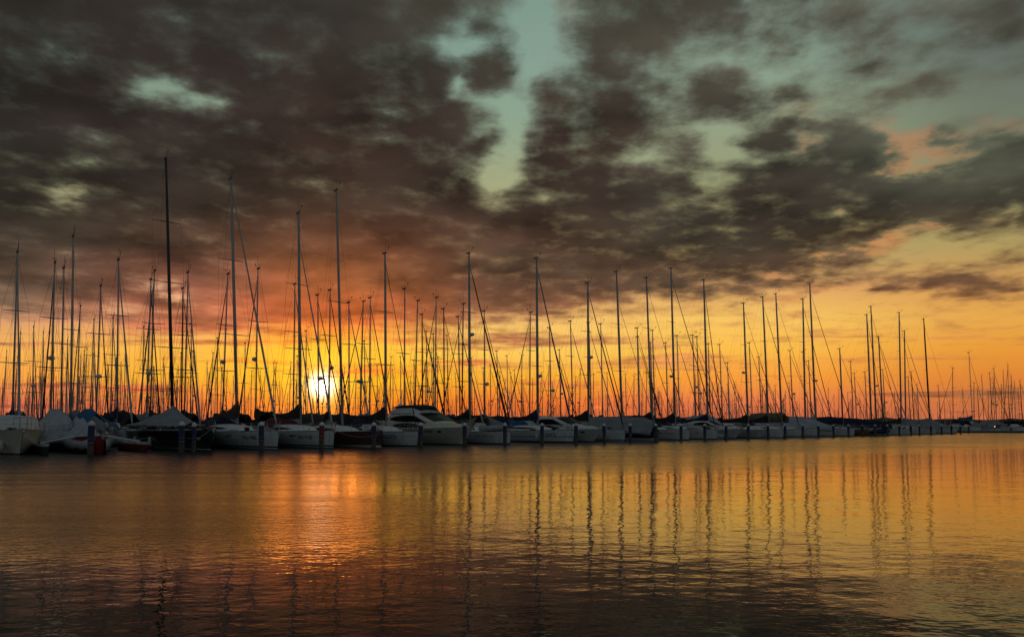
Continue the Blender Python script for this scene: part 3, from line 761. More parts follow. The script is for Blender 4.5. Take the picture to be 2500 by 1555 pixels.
LM = [(31, 'the picture\'s left edge'), (175, 'the red trimaran\'s mast'), (413, 'the tall black mast'), (572, 'the leftmost white yacht\'s mast'), (731, 'the setting sun'), (830, 'the maroon yacht\'s mast'), (941, 'the flybridge motor yacht\'s stern'),
      (1146, 'the dinghy-carrying yacht\'s mast'), (1312, 'the blue-striped yacht\'s mast'), (1436, 'the mast before the grey tarpaulin'), (1515, 'the grey tarpaulin\'s own mast'), (1643, 'the navy mast boot'),
      (1822, 'the brown awning'), (1984, 'the right half\'s tallest mast'), (2132, 'the navy boat covers'), (2262, 'the raked black mast')]
cnt = {}
BIG.sort(key=lambda b: b[0])
labs = {}
for b in BIG:
    lm = min(range(len(LM)), key=lambda i: abs(LM[i][0] - b[0]))
    side = 'left' if b[0] < LM[lm][0] else 'right'
    labs.setdefault((lm, side), []).append(b)
for (lm, side), bs in labs.items():
    bs.sort(key=lambda b: abs(b[0] - LM[lm][0]))
    for i, b in enumerate(bs):
        b_l = '# behind front row, %s mast %s of %s' % (ordn[i], side, LM[lm][1])
        lean = (b[1] - b[0]) / max(HZ - b[2], 1)
        place_bg(b[0], b[1], b[2], b_l, 'sailing boats moored behind the front row', ROWS2, flip=(lean > .012), want=14)

# boats laid up under covers in the second row, masts unstepped
def covered(L, m, style):
    root = empty('covered_boat', (0, 0, 0), 0)
    h = Hull(L, L * .31, 1.1, rake=.4, sheer=.12); mats, bands = HULLSTYLES[style]
    h.build(root, mats, bands, n=10); h.deck(root, DECK, n=8)
    canvas_tent(root, 'boat_cover', m, [(.3, L * .13, 1.2, 2.7), (L * .35, L * .15, 1.2, 3.0), (L * .62, L * .14, 1.2, 2.9), (L * .85, L * .08, 1.2, 2.2), (L * .97, .2, 1.2, 1.5)], skirt=.3, sag=.12, seed=L)
    rail(root, h)
    return root
CV = [(covered(9.5, C_GREY, 'plain'), 'grey'), (covered(10.5, C_BLACK, 'navy'), 'black'), (covered(10, C_BROWN, 'plain'), 'brown'), (covered(9, C_NAVY, 'white'), 'navy')]
cf = [True] * 4
OWN = [(60, 'the cut-off motor boat'), (330, 'the black racing yacht'), (610, 'the leftmost white yacht'), (700, 'the flare-reddened pile'), (880, 'the maroon yacht'), (985, 'the white yacht numbered MK2337D'), (1090, 'the flybridge motor yacht'), (1190, 'the dinghy-carrying yacht'),
       (1330, 'the blue-striped yacht'), (1420, 'the round-portholed motor yacht'), (1560, 'the grey tarpaulin'), (1640, 'the black cockpit tent'), (1720, 'the navy mast boot'), (1790, 'the canopied motor boat'), (1850, 'the low motor cruiser'), (1930, 'the brown awning'), (2010, 'the long white winter cover'), (2110, 'the navy boat covers'), (2240, 'the raked black mast'), (1480, 'the pale furled jib left of the tarpaulin'), (480, 'the pair of blue piles'), (800, 'the yacht under the sun'), (200, 'the red trimaran'), (1260, 'the blue sprayhood')]
for i, (px, nm_) in enumerate(OWN):
    k = [0, 1, 2, 3, 1, 2, 0, 3][i % 8]
    r = CV[k][0] if cf[k] else copy_tree(CV[k][0]); cf[k] = False
    pp = on_row(px, 17.6 + random.uniform(0, .5)); fl = random.random() < .5
    hd = HEAD + math.pi + random.uniform(-.03, .03)
    r.location = (pp.x, pp.y, 0); r.rotation_euler = (0, 0, hd)
    tag(r, 'mastless boat under a %s cover, behind %s' % (CV[k][1], nm_), 'covered boat', 'covered boats in the second row')

# the dense wood of smaller masts further back
SEG = [(0, 300, 'left of the black racing yacht'), (300, 640, 'around the tall black mast'), (640, 900, 'around the setting sun'), (900, 1240, 'behind the cream flybridge motor yacht'), (1240, 1560, 'behind the blue-striped yacht'),
       (1560, 1900, 'behind the yachts right of the grey tarpaulin'), (1900, 2340, 'at the right behind the navy covers')]
n_small = 172
for i in range(n_small):
    px = 4 + 2330 * ((i + random.uniform(0, 1)) / n_small)
    ty = random.choice([random.uniform(845, 900), random.uniform(885, 940), random.uniform(905, 965)])
    if px > 1700: ty = random.uniform(900, 975)
    if 650 < px < 860: ty = random.uniform(865, 950)
    sg = [s for s in SEG if s[0] <= px < s[1] + 1][0][2]
    place_bg(px, px, ty, 'distant sailboat among the thin masts ' + sg, 'crowd of distant sailboats ' + sg, ROWS2[2:], kind=random.choice([0, 1, 2, 3]), hmin=8, hmax=15.5, want=11.5)

# beyond the nearest three hundred: the far crowd of yachts, too many to count
fm = MB(); rr = random.Random(11)
for i in range(430):
    px = rr.uniform(-60, 2350) if i % 3 else rr.uniform(1150, 2350)
    o = rr.choice([96, 118, 134, 156, 172, 194, 210, 232, 250, 270, 290, 310])
    if px > 1500: o = rr.uniform(30, 150)
    q = on_row(px, o)
    if q.y > 520 or q.y < 0: continue
    H = rr.uniform(8.5, 14.5); L_ = H * .75; up = rr.uniform(-.02, .02); hd = HEAD + rr.choice([0, math.pi]); cx, sy = math.cos(hd), math.sin(hd)
    fm.tube([(q.x, q.y, 1), (q.x - cx * up * H, q.y - sy * up * H, H)], [.085, .055], 5, mi=0)
    fm.tube([(q.x + cx * L_ * .4, q.y + sy * L_ * .4, 1.2), (q.x, q.y, H * .94)], .035 if rr.random() < .6 else .012, 4, mi=2, cap=False)
    fm.tube([(q.x - cx * L_ * .5, q.y - sy * L_ * .5, 1.2), (q.x, q.y, H)], .012, 4, mi=2, cap=False)
    fm.tube([(q.x - sy * .8, q.y + cx * .8, H * .55), (q.x + sy * .8, q.y - cx * .8, H * .55)], .02, 4, mi=0)
    for sd in (-1, 1): fm.tube([(q.x - sy * 1.3 * sd, q.y + cx * 1.3 * sd, 1), (q.x - sy * .8 * sd, q.y + cx * .8 * sd, H * .55), (q.x, q.y, H * .97)], .012, 4, mi=2, cap=False)
    fm.tube([(q.x + cx * a_, q.y + sy * a_, .55) for a_ in (-L_ * .5, -L_ * .2, L_ * .2, L_ * .5)], [.9, 1.3, 1.2, .1], 6, mi=1, sq=(.6, 1))
    fm.tube([(q.x - cx * .3, q.y - sy * .3, 2.0), (q.x - cx * L_ * .36, q.y - sy * L_ * .36, 2.1)], [.2, .13], 5, mi=3)
fo = fm.build('distant_yachts', [ALU, WHITE, WIRE, C_NAVY]); tag(fo, 'far crowd of tiny moored yachts whose masts fill the horizon', 'yachts', None, 'stuff')

# far right basin: boats behind the far pontoon
FARB = [(2326, 899), (2373, 860), (2377, 935), (2401, 917), (2422, 911), (2432, 899), (2427, 925), (2452, 907), (2463, 893), (2471, 918), (2478, 933), (2495, 929), (2352, 950), (2390, 948), (2412, 958), (2445, 940), (2488, 950), (2512, 915), (2530, 930)]
FL = []
for i, (px, ty) in enumerate(sorted(FARB)):
    D = 186 + (i % 3) * 16
    k = [0, 1, 2, 4, 5, 3][i % 6]
    proto, mx, H = P6[k]
    r = copy_tree(proto); hgt = EYE + (HZ - ty) / F * D; s = hgt / H
    sl = min(max(s, .85), 1.2)
    hd = R(-90) + random.choice([0, math.pi]) + random.uniform(-.5, .5)
    X = (px - 1250) / F * D
    r.rotation_euler = (0, 0, hd); r.scale = (sl, sl, s)
    r.location = (X - math.cos(hd) * mx * sl, D - math.sin(hd) * mx * sl, 0)
    tag(r, '%s behind the far pontoon, mast %s from the left there' % (DESC[k], ordn[i]), 'sailboat', 'sailing boats at the far right pontoon')

# ------------------------------------------------------------------ PONTOONS
def pontoon(a, b, w, label, nm='pontoon'):
    a = Vector(a); b = Vector(b); d = (b - a); ln = d.length; rz = math.atan2(d.y, d.x)
    root = empty(nm, tuple(a), rz); tag(root, label, 'pontoon', 'floating pontoons of the marina')
    m = MB(); m.box((ln / 2, 0, .46), (ln, w, .08)); m.build('walkway', PONT, root)
    for sd in (-1, 1):
        m = MB(); m.box((ln / 2, sd * (w / 2 + .03), .40), (ln, .06, .22)); m.build('fender_strip', STEELH, root)
    m = MB(); m.box((ln / 2, 0, .12), (ln - .6, w * .86, .58)); m.build('float', FLOATM, root)
    return root
for i, o in enumerate([15.6, 50, 88, 126, 164, 202]):
    a = on_row(-260, o); b = on_row(2250 if o < 20 else 1900, o)
    pontoon(a, b, 2.0, ['long floating pontoon directly behind the front row of boats', 'second floating pontoon back, behind the middle rows of boats', 'third floating pontoon back in the marina', 'fourth floating pontoon back in the marina', 'fifth floating pontoon back in the marina', 'farthest floating pontoon of the marina'][i])
pontoon((112, 172, 0), (330, 172, 0), 2.4, 'low dark far pontoon crossing the right edge of the water')

def pedestal(loc, label):
    r = empty('pontoon_lamp', loc); tag(r, label, 'lamp', 'lamps on the pontoons')
    m = MB(); m.tube([(0, 0, 0), (0, 0, .9), (0, 0, .95)], [.1, .09, .12], 10); m.build('column', STEELH, r)
    m = MB(); m.tube([(0, 0, .96), (0, 0, 1.16)], [.1, .1], 10); m.build('lamp_lens', LAMPM, r)
    m = MB(); m.tube([(0, 0, 1.16), (0, 0, 1.22)], [.14, .06], 10); m.build('lamp_cap', STEELH, r)
p = on_row(861, 15.2)
for px, lb in ((861, 'small pontoon lamp standing in for a warm reflection just right of the sun'), (1395, 'small lit lamp on the pontoon left of the grey tarpaulin')):
    q = on_row(px, 15.0); pedestal((q.x, q.y, .5), lb)  # the lamp right of the sun is added in place of warm reflections
pedestal((1177 / F * 171.2, 171.2, .5), 'lit orange lamp on the far right pontoon')

# low wooded shore beyond the marina
sh = MB(); rr = random.Random(3); ring = []
N_ = 220
for i in range(N_ + 1):
    t = i / N_; ang = R(-75) + R(150) * t; D = 620 + 60 * math.sin(t * 9)
    hgt = 7.5 + 3.0 * noise.noise(Vector((t * 14, 0, 0))) + 2.2 * noise.noise(Vector((t * 60, 3, 0))) + 1.2 * noise.noise(Vector((t * 160, 5, 0)))
    hgt = max(hgt, 2)
    x, y = math.sin(ang), math.cos(ang)
    ring.append([(x * D, y * D, -.5), (x * (D + 4), y * (D + 4), .9), (x * (D + 12), y * (D + 12), hgt * .8), (x * (D + 25), y * (D + 25), hgt), (x * (D + 120), y * (D + 120), hgt * .9), (x * (D + 160), y * (D + 160), -.5)])
sh.loft(ring, False)
so_ = sh.build('wooded_shore', mat('shore_trees', (.02, .022, .014), .95, var=.5, scale=.3, bump=.6, bscale=.4)); tag(so_, kind='structure')

# ------------------------------------------------------------------ WATER
RUFA, RUFB = .014, .006
m = bpy.data.materials.new('harbour_water'); m.use_nodes = True
nt = m.node_tree; N = nt.nodes.new; Lk = nt.links.new
b = nt.nodes['Principled BSDF']
b.inputs['Base Color'].default_value = (0.006, 0.006, 0.007, 1)
b.inputs['Roughness'].default_value = 0.04
b.inputs['IOR'].default_value = 1.6
b.inputs['Specular IOR Level'].default_value = 0.5
tc = N('ShaderNodeTexCoord')
def nz(scale, stretch, detail, rough=.5, rot=0):
    mp = N('ShaderNodeMapping'); mp.inputs['Scale'].default_value = stretch; mp.inputs['Rotation'].default_value = (0, 0, rot)
    Lk(tc.outputs['Object'], mp.inputs['Vector'])
    n = N('ShaderNodeTexNoise'); n.inputs['Scale'].default_value = scale; n.inputs['Detail'].default_value = detail; n.inputs['Roughness'].default_value = rough
    Lk(mp.outputs[0], n.inputs['Vector']); return n.outputs['Fac']
def mth(op, a, bb=None, c=None, clamp=False):
    n = N('ShaderNodeMath'); n.operation = op; n.use_clamp = clamp
    for i, v in enumerate((a, bb, c)):
        if v is None: continue
        if isinstance(v, (int, float)): n.inputs[i].default_value = v
        else: Lk(v, n.inputs[i])
    return n.outputs[0]
w1 = nz(2.0, (.75, 1.25, 1), 3.0, .5)
w2 = nz(7.0, (.8, 1.2, 1), 2.0, .5)
w3 = nz(.55, (.8, 1.1, 1), 2.0, .5, R(20))
w4 = nz(19.0, (.8, 1.1, 1), 1.0, .5)
patch = nz(.09, (.35, 1.0, 1), 4.0, .5, R(-35))
sp = N('ShaderNodeSeparateXYZ'); Lk(tc.outputs['Object'], sp.inputs[0])
def rng(v, a, bb):
    n = N('ShaderNodeMapRange'); n.interpolation_type = 'SMOOTHSTEP'; n.inputs['From Min'].default_value = a; n.inputs['From Max'].default_value = bb; Lk(v, n.inputs['Value']); return n.outputs['Result']
jit = mth('MULTIPLY', mth('SUBTRACT', patch, .5), 26.0)
# a light air ruffles the lane along the boats and the left of the basin; the rest lies calm
s1 = mth('ADD', mth('SUBTRACT', mth('SUBTRACT', sp.outputs[1], mth('MULTIPLY', sp.outputs[0], .83)), 21.0), jit)
s2 = mth('SUBTRACT', mth('MULTIPLY', mth('ADD', sp.outputs[0], mth('MULTIPLY', sp.outputs[1], .25)), -1.0), -.9)
s2 = mth('MULTIPLY', rng(mth('ADD', s2, mth('MULTIPLY', jit, .3)), -2.5, 2.0), rng(mth('ADD', sp.outputs[1], mth('MULTIPLY', jit, .2)), 6.5, 11.0))
ruf = mth('MAXIMUM', rng(s1, -9.0, 11.0), mth('MULTIPLY', s2, .7))
hsum = mth('ADD', mth('MULTIPLY', w1, 0.0085), mth('MULTIPLY', w2, mth('ADD', .0026, mth('MULTIPLY', ruf, RUFA))))
hsum = mth('ADD', hsum, mth('MULTIPLY', w4, mth('MULTIPLY', ruf, RUFB)))
hsum = mth('ADD', hsum, mth('MULTIPLY', w3, 0.016))
bp = N('ShaderNodeBump'); bp.inputs['Distance'].default_value = 1.0; bp.inputs['Strength'].default_value = 1.0
streaks = nz(.5, (.12, 1.6, 1), 4.0, .6, R(42)); stk = rng(streaks, .35, .62)
r1 = mth('MULTIPLY', rng(s1, -9.0, 11.0), mth('ADD', .15, mth('MULTIPLY', stk, .12)))
r2 = mth('MULTIPLY', s2, mth('ADD', .15, mth('MULTIPLY', stk, .06)))
Lk(mth('ADD', .025, mth('MAXIMUM', r1, r2)), b.inputs['Roughness']); Lk(hsum, bp.inputs['Height']); Lk(bp.outputs['Normal'], b.inputs['Normal'])
wm = MB()
S = 6000
wm.add([(-S, -S, 0), (S, -S, 0), (S, S, 0), (-S, S, 0)], [(0, 1, 2, 3)])
wo = wm.build('water', m); tag(wo, kind='structure')
wo['label'] = 'rippled harbour water mirroring the sunset'

# ------------------------------------------------------------------ SKY
world = bpy.data.worlds.new('World'); world.use_nodes = True
nt = world.node_tree; N = nt.nodes.new; Lk = nt.links.new
bg = nt.nodes['Background']
tc = N('ShaderNodeTexCoord')
sep = N('ShaderNodeSeparateXYZ'); Lk(tc.outputs['Generated'], sep.inputs[0])
dx, dy, dz = sep.outputs
def vmul(v, s):
    n = N('ShaderNodeVectorMath'); n.operation = 'MULTIPLY'; Lk(v, n.inputs[0])
    n.inputs[1].default_value = s if isinstance(s, tuple) else (s, s, s); return n.outputs[0]
def comb(a, bb, c):
    n = N('ShaderNodeCombineXYZ')
    for i, v in enumerate((a, bb, c)):
        if isinstance(v, (int, float)): n.inputs[i].default_value = v
        else: Lk(v, n.inputs[i])
    return n.outputs[0]
def snoise(vec, scale, detail=6, rough=.55, dist=0):
    n = N('ShaderNodeTexNoise'); n.inputs['Scale'].default_value = scale; n.inputs['Detail'].default_value = detail
    n.inputs['Roughness'].default_value = rough; n.inputs['Distortion'].default_value = dist; Lk(vec, n.inputs['Vector']); return n.outputs['Fac'], n.outputs['Color']
def smooth(v, a, bb, lo=0.0, hi=1.0, t='SMOOTHSTEP'):
    n = N('ShaderNodeMapRange'); n.interpolation_type = t
    Lk(v, n.inputs['Value']); n.inputs['From Min'].default_value = a; n.inputs['From Max'].default_value = bb
    n.inputs['To Min'].default_value = lo; n.inputs['To Max'].default_value = hi; return n.outputs['Result']
def cmix(f, a, bb, bt='MIX'):
    n = N('ShaderNodeMix'); n.data_type = 'RGBA'; n.blend_type = bt; n.clamp_factor = True
    if isinstance(f, (int, float)): n.inputs[0].default_value = f
    else: Lk(f, n.inputs[0])
    for i, v in ((6, a), (7, bb)):
        if isinstance(v, tuple): n.inputs[i].default_value = v if len(v) == 4 else v + (1,)
        else: Lk(v, n.inputs[i])
    return n.outputs[2]
dyc = mth('MAXIMUM', dy, .30)
U = mth('DIVIDE', dx, dyc); V = mth('DIVIDE', mth('ABSOLUTE', dz), dyc)
zc = mth('ADD', mth('ABSOLUTE', dz), .13)
plane = comb(mth('DIVIDE', dx, zc), mth('DIVIDE', dy, zc), 0)
n_a, c_a = snoise(plane, 4.2, 8, .60)
n_w, c_w = snoise(plane, 6.0, 5, .6)
n_big, c_big = snoise(plane, .8, 3, .5)
uv = comb(U, V, 0)
# slow warp of the cloud map so its banks have natural outlines
wsep = N('ShaderNodeSeparateColor'); Lk(c_w, wsep.inputs[0])
def warp(x, n, amp):
    return mth('ADD', x, mth('MULTIPLY', mth('SUBTRACT', n, .5), amp))
fade = smooth(V, 0.0, .35, .25, 1.0)
Uw = warp(U, wsep.outputs[0], .05)
Vw = mth('ADD', V, mth('MULTIPLY', mth('MULTIPLY', mth('SUBTRACT', wsep.outputs[1], .5), .04), fade))
UMAX = .80
def upos(px): return ((px - 1250.0) / F / UMAX + 1) / 2
def vrow(py):
    d = ray(1250, py); return d.z / d.y
def ramp(u, stops):
    g = bpy.data.node_groups.new('sky_row', 'ShaderNodeTree')
    g.interface.new_socket('Fac', in_out='INPUT', socket_type='NodeSocketFloat'); g.interface.new_socket('Color', in_out='OUTPUT', socket_type='NodeSocketColor')
    gi = g.nodes.new('NodeGroupInput'); go = g.nodes.new('NodeGroupOutput')
    n = g.nodes.new('ShaderNodeValToRGB'); r = n.color_ramp; r.interpolation = 'EASE' if len(stops) < 10 else 'LINEAR'
    while len(r.elements) < len(stops): r.elements.new(.5)
    for i, (p, c) in enumerate(stops):
        r.elements[i].position = p
    for i, (p, c) in enumerate(stops):
        r.elements[i].color = c + (1,)
    g.links.new(gi.outputs[0], n.inputs['Fac']); g.links.new(n.outputs['Color'], go.inputs[0])
    gn = N('ShaderNodeGroup'); gn.node_tree = g
    Lk(u, gn.inputs[0]); return gn.outputs[0]
def u01(u): return mth('ADD', mth('MULTIPLY', u, .5 / UMAX), .5)
uw01 = u01(Uw); u01_ = u01(U)
# cloud map over bearing and height: banks and gaps given as soft ellipses (centre x, y, radii, weight, turn)
BLOBS = [
 (1325, 45, 42, 80, -.88, 10), (1308, 120, 38, 55, -.9, 0), (1235, 30, 30, 40, -.35, 0), (1085, 92, 40, 24, -.85, -15), (1195, 112, 90, 9, -.6, 6), (1160, 60, 70, 25, .3, 0), (1108, 165, 14, 46, -.55, -25), (1385, 145, 34, 36, -.55, 20), (1415, 30, 36, 24, -.45, 0), (1290, 178, 18, 40, -.62, 0), (1215, 172, 60, 40, .18, 0), (1400, 85, 30, 30, .3, 0),
 (1262, 285, 34, 48, -.85, -15), (1245, 335, 24, 60, -.9, 0), (1243, 392, 32, 22, -.9, 0), (1205, 440, 34, 26, -.75, 30), (1165, 300, 26, 14, -.6, 0), (1190, 250, 60, 14, -.5, 10), (1320, 484, 48, 9, -.5, 18), (1120, 205, 22, 14, -.7, 0), (1150, 255, 60, 25, -.3, 0),
 (352, 212, 44, 28, -.78, 0), (318, 235, 22, 20, -.5, 0), (500, 255, 30, 22, -.78, -30), (440, 236, 55, 22, -.55, 15), (152, 480, 30, 14, -.75, -10), (440, 50, 90, 45, -.30, 30), (620, 135, 60, 24, -.28, 0), (615, 192, 30, 16, -.42, 0), (720, 125, 60, 14, -.35, 0),
 (612, 322, 34, 8, -.4, 20), (798, 462, 26, 14, -.45, 0), (965, 228, 34, 8, -.42, 10), (1045, 232, 20, 22, -.45, 0), (940, 10, 50, 20, -.45, 0), (210, 370, 60, 40, -.18, 0), (920, 520, 120, 12, -.18, 20), (1080, 575, 60, 30, -.16, 0),
 (1550, 20, 60, 26, -.35, 0), (1440, 70, 60, 40, -.25, 0), (1590, 388, 46, 14, -.75, 20), (1740, 455, 44, 30, -.7, 30), (1660, 498, 26, 12, -.5, 0), (1575, 260, 30, 20, -.25, 0), (1700, 610, 40, 14, -.35, 0), (1480, 200, 26, 14, -.3, 0),
 (2265, 555, 50, 44, -.8, 20), (2300, 598, 95, 15, -.85, 0), (2060, 530, 44, 10, -.6, -10), (2100, 640, 60, 32, -.6, -20), (2490, 500, 26, 34, -.7, 0), (2490, 600, 60, 20, -.8, 0), (1990, 636, 40, 8, -.5, 0), (2120, 480, 30, 12, -.35, 0), (2200, 655, 70, 14, -.45, 0),
 (2260, 412, 120, 24, -.85, -4), (1810, 385, 60, 13, -.7, -8), (1775, 330, 34, 50, -.7, 0), (1990, 372, 60, 26, -.5, 0), (2150, 305, 50, 30, -.5, 0),
 (1775, 218, 66, 50, 1.25, 0), (1790, 265, 80, 24, .55, 0), (1970, 240, 56, 18, .55, 0), (2140, 165, 52, 24, .55, 0), (1895, 106, 50, 20, .5, 10), (1905, 338, 95, 30, .95, -14), (2190, 262, 120, 20, .75, -24), (2310, 208, 130, 16, .65, -12),
 (2140, 70, 130, 44, .42, 0), (2450, 60, 90, 50, .5, 0), (2230, 110, 50, 30, .3, 0), (2105, 342, 75, 44, .95, 10), (2270, 300, 110, 12, .45, 5), (2330, 345, 110, 22, .55, -8), (2040, 300, 30, 20, .3, 0),
 (2400, 470, 190, 62, .75, -20), (2060, 430, 190, 60, .6, 0), (2260, 662, 160, 20, 1.0, 6), (2340, 702, 130, 14, .9, 3), (2450, 640, 90, 24, .9, -10), (2120, 655, 50, 16, .7, 0), (2330, 732, 110, 8, .7, -4), (2190, 695, 70, 14, .75, -8), (2380, 600, 110, 16, .6, 8), (2480, 700, 60, 14, .6, 0), (2040, 700, 60, 9, .5, 0), (2300, 775, 120, 6, .35, 2),
 (410, 715, 80, 12, -.7, 16), (290, 752, 60, 10, -.6, 10), (560, 735, 60, 9, -.45, 0), (60, 800, 160, 12, -.5, 0), (1560, 735, 120, 12, -.45, -6), (1780, 690, 60, 10, -.35, 0), (150, 815, 200, 14, -.35, 0), (1300, 833, 90, 7, .6, 3), (1620, 850, 110, 7, .45, 2), (2170, 880, 110, 7, .55, 2), (2420, 886, 80, 5, .4, 0), (1500, 880, 140, 6, .35, 0), (2450, 750, 60, 8, .35, 0), (1850, 742, 90, 8, .5, 0), (430, 800, 300, 20, .2, 0), (1150, 890, 100, 5, .35, 0),
]
def lin(pts, x):
    if x <= pts[0][0]: return pts[0][1]
    for (x0, y0), (x1, y1) in zip(pts[:-1], pts[1:]):
        if x <= x1: return y0 + (y1 - y0) * (x - x0) / (x1 - x0)
    return pts[-1][1]
def sg(v): return 1 / (1 + math.exp(-max(min(v, 30), -30)))
EDGE = [(0, 770), (400, 790), (700, 800), (1100, 792), (1350, 772), (1550, 748), (1700, 735), (1900, 716), (2050, 685), (2150, 640), (2300, 585), (2500, 560)]
def dens_at(x, y):
    below = sg((y - lin(EDGE, x)) / 16.0)
    b_ = 1.17 * (1 - below) + (.08 + (.34 if x < 1750 else .22) * math.exp(-((y - 825) / 70.0) ** 2)) * below
    # thinner, more open sky in the upper right
    op = sg((x - lin([(0, 1560), (130, 1630), (330, 1700), (450, 1760), (1100, 1900)], y)) / 22.0) * sg((lin([(1600, 360), (2000, 385), (2200, 420), (2300, 400), (2500, 330)], x) - y) / 16.0)
    top = sg((lin([(1500, 130), (1800, 95), (1950, 75), (2500, 60)], x) - y) / 14.0)
    openv = .33 + top * (.80 if x < 1830 else .42)
    b_ = b_ * (1 - op) + (openv + .05) * op
    for cx, cy, rx, ry, w, rot in BLOBS:
        a_ = math.radians(rot); ddx = x - cx; ddy = y - cy
        u_ = (ddx * math.cos(a_) + ddy * math.sin(a_)) / rx; v_ = (-ddx * math.sin(a_) + ddy * math.cos(a_)) / ry
        r2 = u_ * u_ + v_ * v_
        if r2 < 30:
            b_ += w * (math.exp(-r2 * .8) * (.82 if w < -.5 else 1))
            if w < -.5: b_ += w * .30 * math.exp(-r2 * .22)
    return min(max((max(b_, .10) + .2) / 1.5, 0), 1)
YR = [0, 35, 70, 105, 140, 175, 210, 245, 280, 315, 350, 385, 420, 455, 490, 525, 560, 595, 630, 665, 700, 725, 750, 775, 800, 825, 850, 875, 900, 1044]
def stack(rows, v, t='LINEAR'):
    out = None
    for i, (y, col) in enumerate(rows):
        if out is None: out = col; continue
        v0 = vrow(rows[i][0]); v1 = vrow(rows[i - 1][0])
        # going up the list = going down the picture
        f = smooth(v, v0, v1, 1.0, 0.0, t)
        out = cmix(f, out, col)
    return out
rows = []
pick = mth('GREATER_THAN', Uw, 0.0)
uhalf = {}
for hf in (0, 1):
    lo_ = -UMAX if hf == 0 else 0.0
    uhalf[hf] = mth('DIVIDE', mth('SUBTRACT', Uw, lo_), UMAX)
for y in YR:
    hs = []
    for hf in (0, 1):
        st_ = []
        for i in range(32):
            k_ = i / 31.0; u_ = (-UMAX if hf == 0 else 0.0) + UMAX * k_
            v_ = dens_at(1250 + F * u_, y); st_.append((k_, (v_, v_, v_)))
        hs.append(ramp(uhalf[hf], st_))
    rows.append((y, cmix(pick, hs[0], hs[1])))
dens = stack(rows, Vw)
XS = [0, 450, 790, 1250, 1800, 2500]
SKY = [
 (0,   [(95, 112, 102), (105, 122, 110), (110, 132, 118), (126, 152, 139), (128, 150, 135), (98, 112, 104)]),
 (150, [(115, 138, 122), (125, 148, 132), (130, 152, 136), (134, 159, 144), (138, 160, 140), (104, 114, 104)]),
 (300, [(140, 158, 134), (140, 158, 134), (140, 150, 125), (142, 164, 141), (148, 160, 132), (116, 124, 104)]),
 (450, [(172, 172, 130), (150, 145, 115), (145, 138, 105), (165, 168, 128), (152, 155, 115), (140, 143, 106)]),
 (600, [(160, 140, 105), (160, 125, 95), (160, 125, 85), (160, 135, 95), (178, 160, 105), (178, 155, 95)]),
 (700, [(185, 145, 115), (245, 190, 145), (195, 115, 70), (205, 152, 105), (224, 168, 105), (214, 156, 86)],),
 (780, [(222, 160, 110), (238, 165, 110), (240, 145, 55), (250, 196, 110), (250, 199, 98), (231, 168, 74)]),
 (850, [(250, 182, 86), (255, 188, 75), (255, 195, 42), (255, 205, 94), (253, 190, 76), (232, 153, 57)]),
 (920, [(252, 165, 70), (255, 182, 50), (255, 198, 24), (255, 178, 52), (250, 160, 58), (222, 132, 54)]),
 (980, [(234, 124, 78), (250, 132, 60), (255, 150, 22), (250, 126, 45), (236, 126, 72), (204, 116, 62)]),
 (1044, [(215, 108, 82), (235, 110, 66), (255, 115, 22), (228, 106, 58), (215, 106, 74), (192, 110, 72)]),
]
CLD = [
 (0,   [(44, 42, 39), (52, 48, 44), (55, 48, 43), (72, 70, 60), (76, 74, 65), (88, 88, 78)]),
 (300, [(46, 38, 34), (54, 46, 42), (54, 42, 37), (60, 52, 46), (72, 66, 57), (96, 94, 78)]),
 (500, [(54, 45, 37), (60, 47, 40), (68, 50, 41), (60, 51, 44), (60, 51, 44), (66, 56, 46)]),
 (600, [(68, 56, 47), (78, 57, 46), (104, 64, 46), (80, 60, 47), (66, 54, 44), (100, 74, 54)]),
 (700, [(98, 75, 60), (128, 84, 66), (165, 88, 52), (98, 69, 53), (92, 69, 53), (118, 86, 62)]),
 (780, [(156, 112, 86), (170, 106, 76), (195, 94, 48), (140, 90, 63), (160, 106, 70), (170, 112, 68)]),
 (850, [(178, 104, 66), (188, 100, 56), (225, 108, 30), (182, 112, 72), (188, 116, 72), (172, 104, 58)]),
 (950, [(205, 106, 70), (212, 104, 58), (232, 112, 24), (208, 106, 50), (208, 108, 60), (160, 92, 56)]),
 (1044, [(210, 105, 80), (235, 110, 62), (245, 115, 28), (225, 105, 55), (212, 104, 72), (180, 104, 68)]),
]
def field(tab): return stack([(y, ramp(u01_, [(upos(x), srgb(c)) for x, c in zip(XS, cs)])) for y, cs in tab], V)
skyc = field(SKY); cldc = field(CLD)
# fine streaks low down
streak, _ = snoise(comb(mth('MULTIPLY', U, 3.0), mth('MULTIPLY', V, 52.0), 3.7), 1.0, 6, .55, .3)
amp = smooth(V, .02, .26, .15, 1.0)
dens = mth('SUBTRACT', mth('MULTIPLY', dens, 1.5), .2)
lowf = smooth(V, .05, .22, 1.0, 0.0)
n_c, _ = snoise(plane, 9.0, 6, .56)
d = mth('ADD', dens, mth('MULTIPLY', mth('SUBTRACT', n_a, .5), mth('MULTIPLY', amp, 1.5)))
d = mth('ADD', d, mth('MULTIPLY', mth('SUBTRACT', n_c, .5), mth('MULTIPLY', amp, 1.55)))
d = mth('ADD', d, mth('MULTIPLY', mth('MULTIPLY', mth('SUBTRACT', streak, .5), 4.6), lowf))
cover = smooth(d, .20, .92)
thick = smooth(d, .55, 1.2)
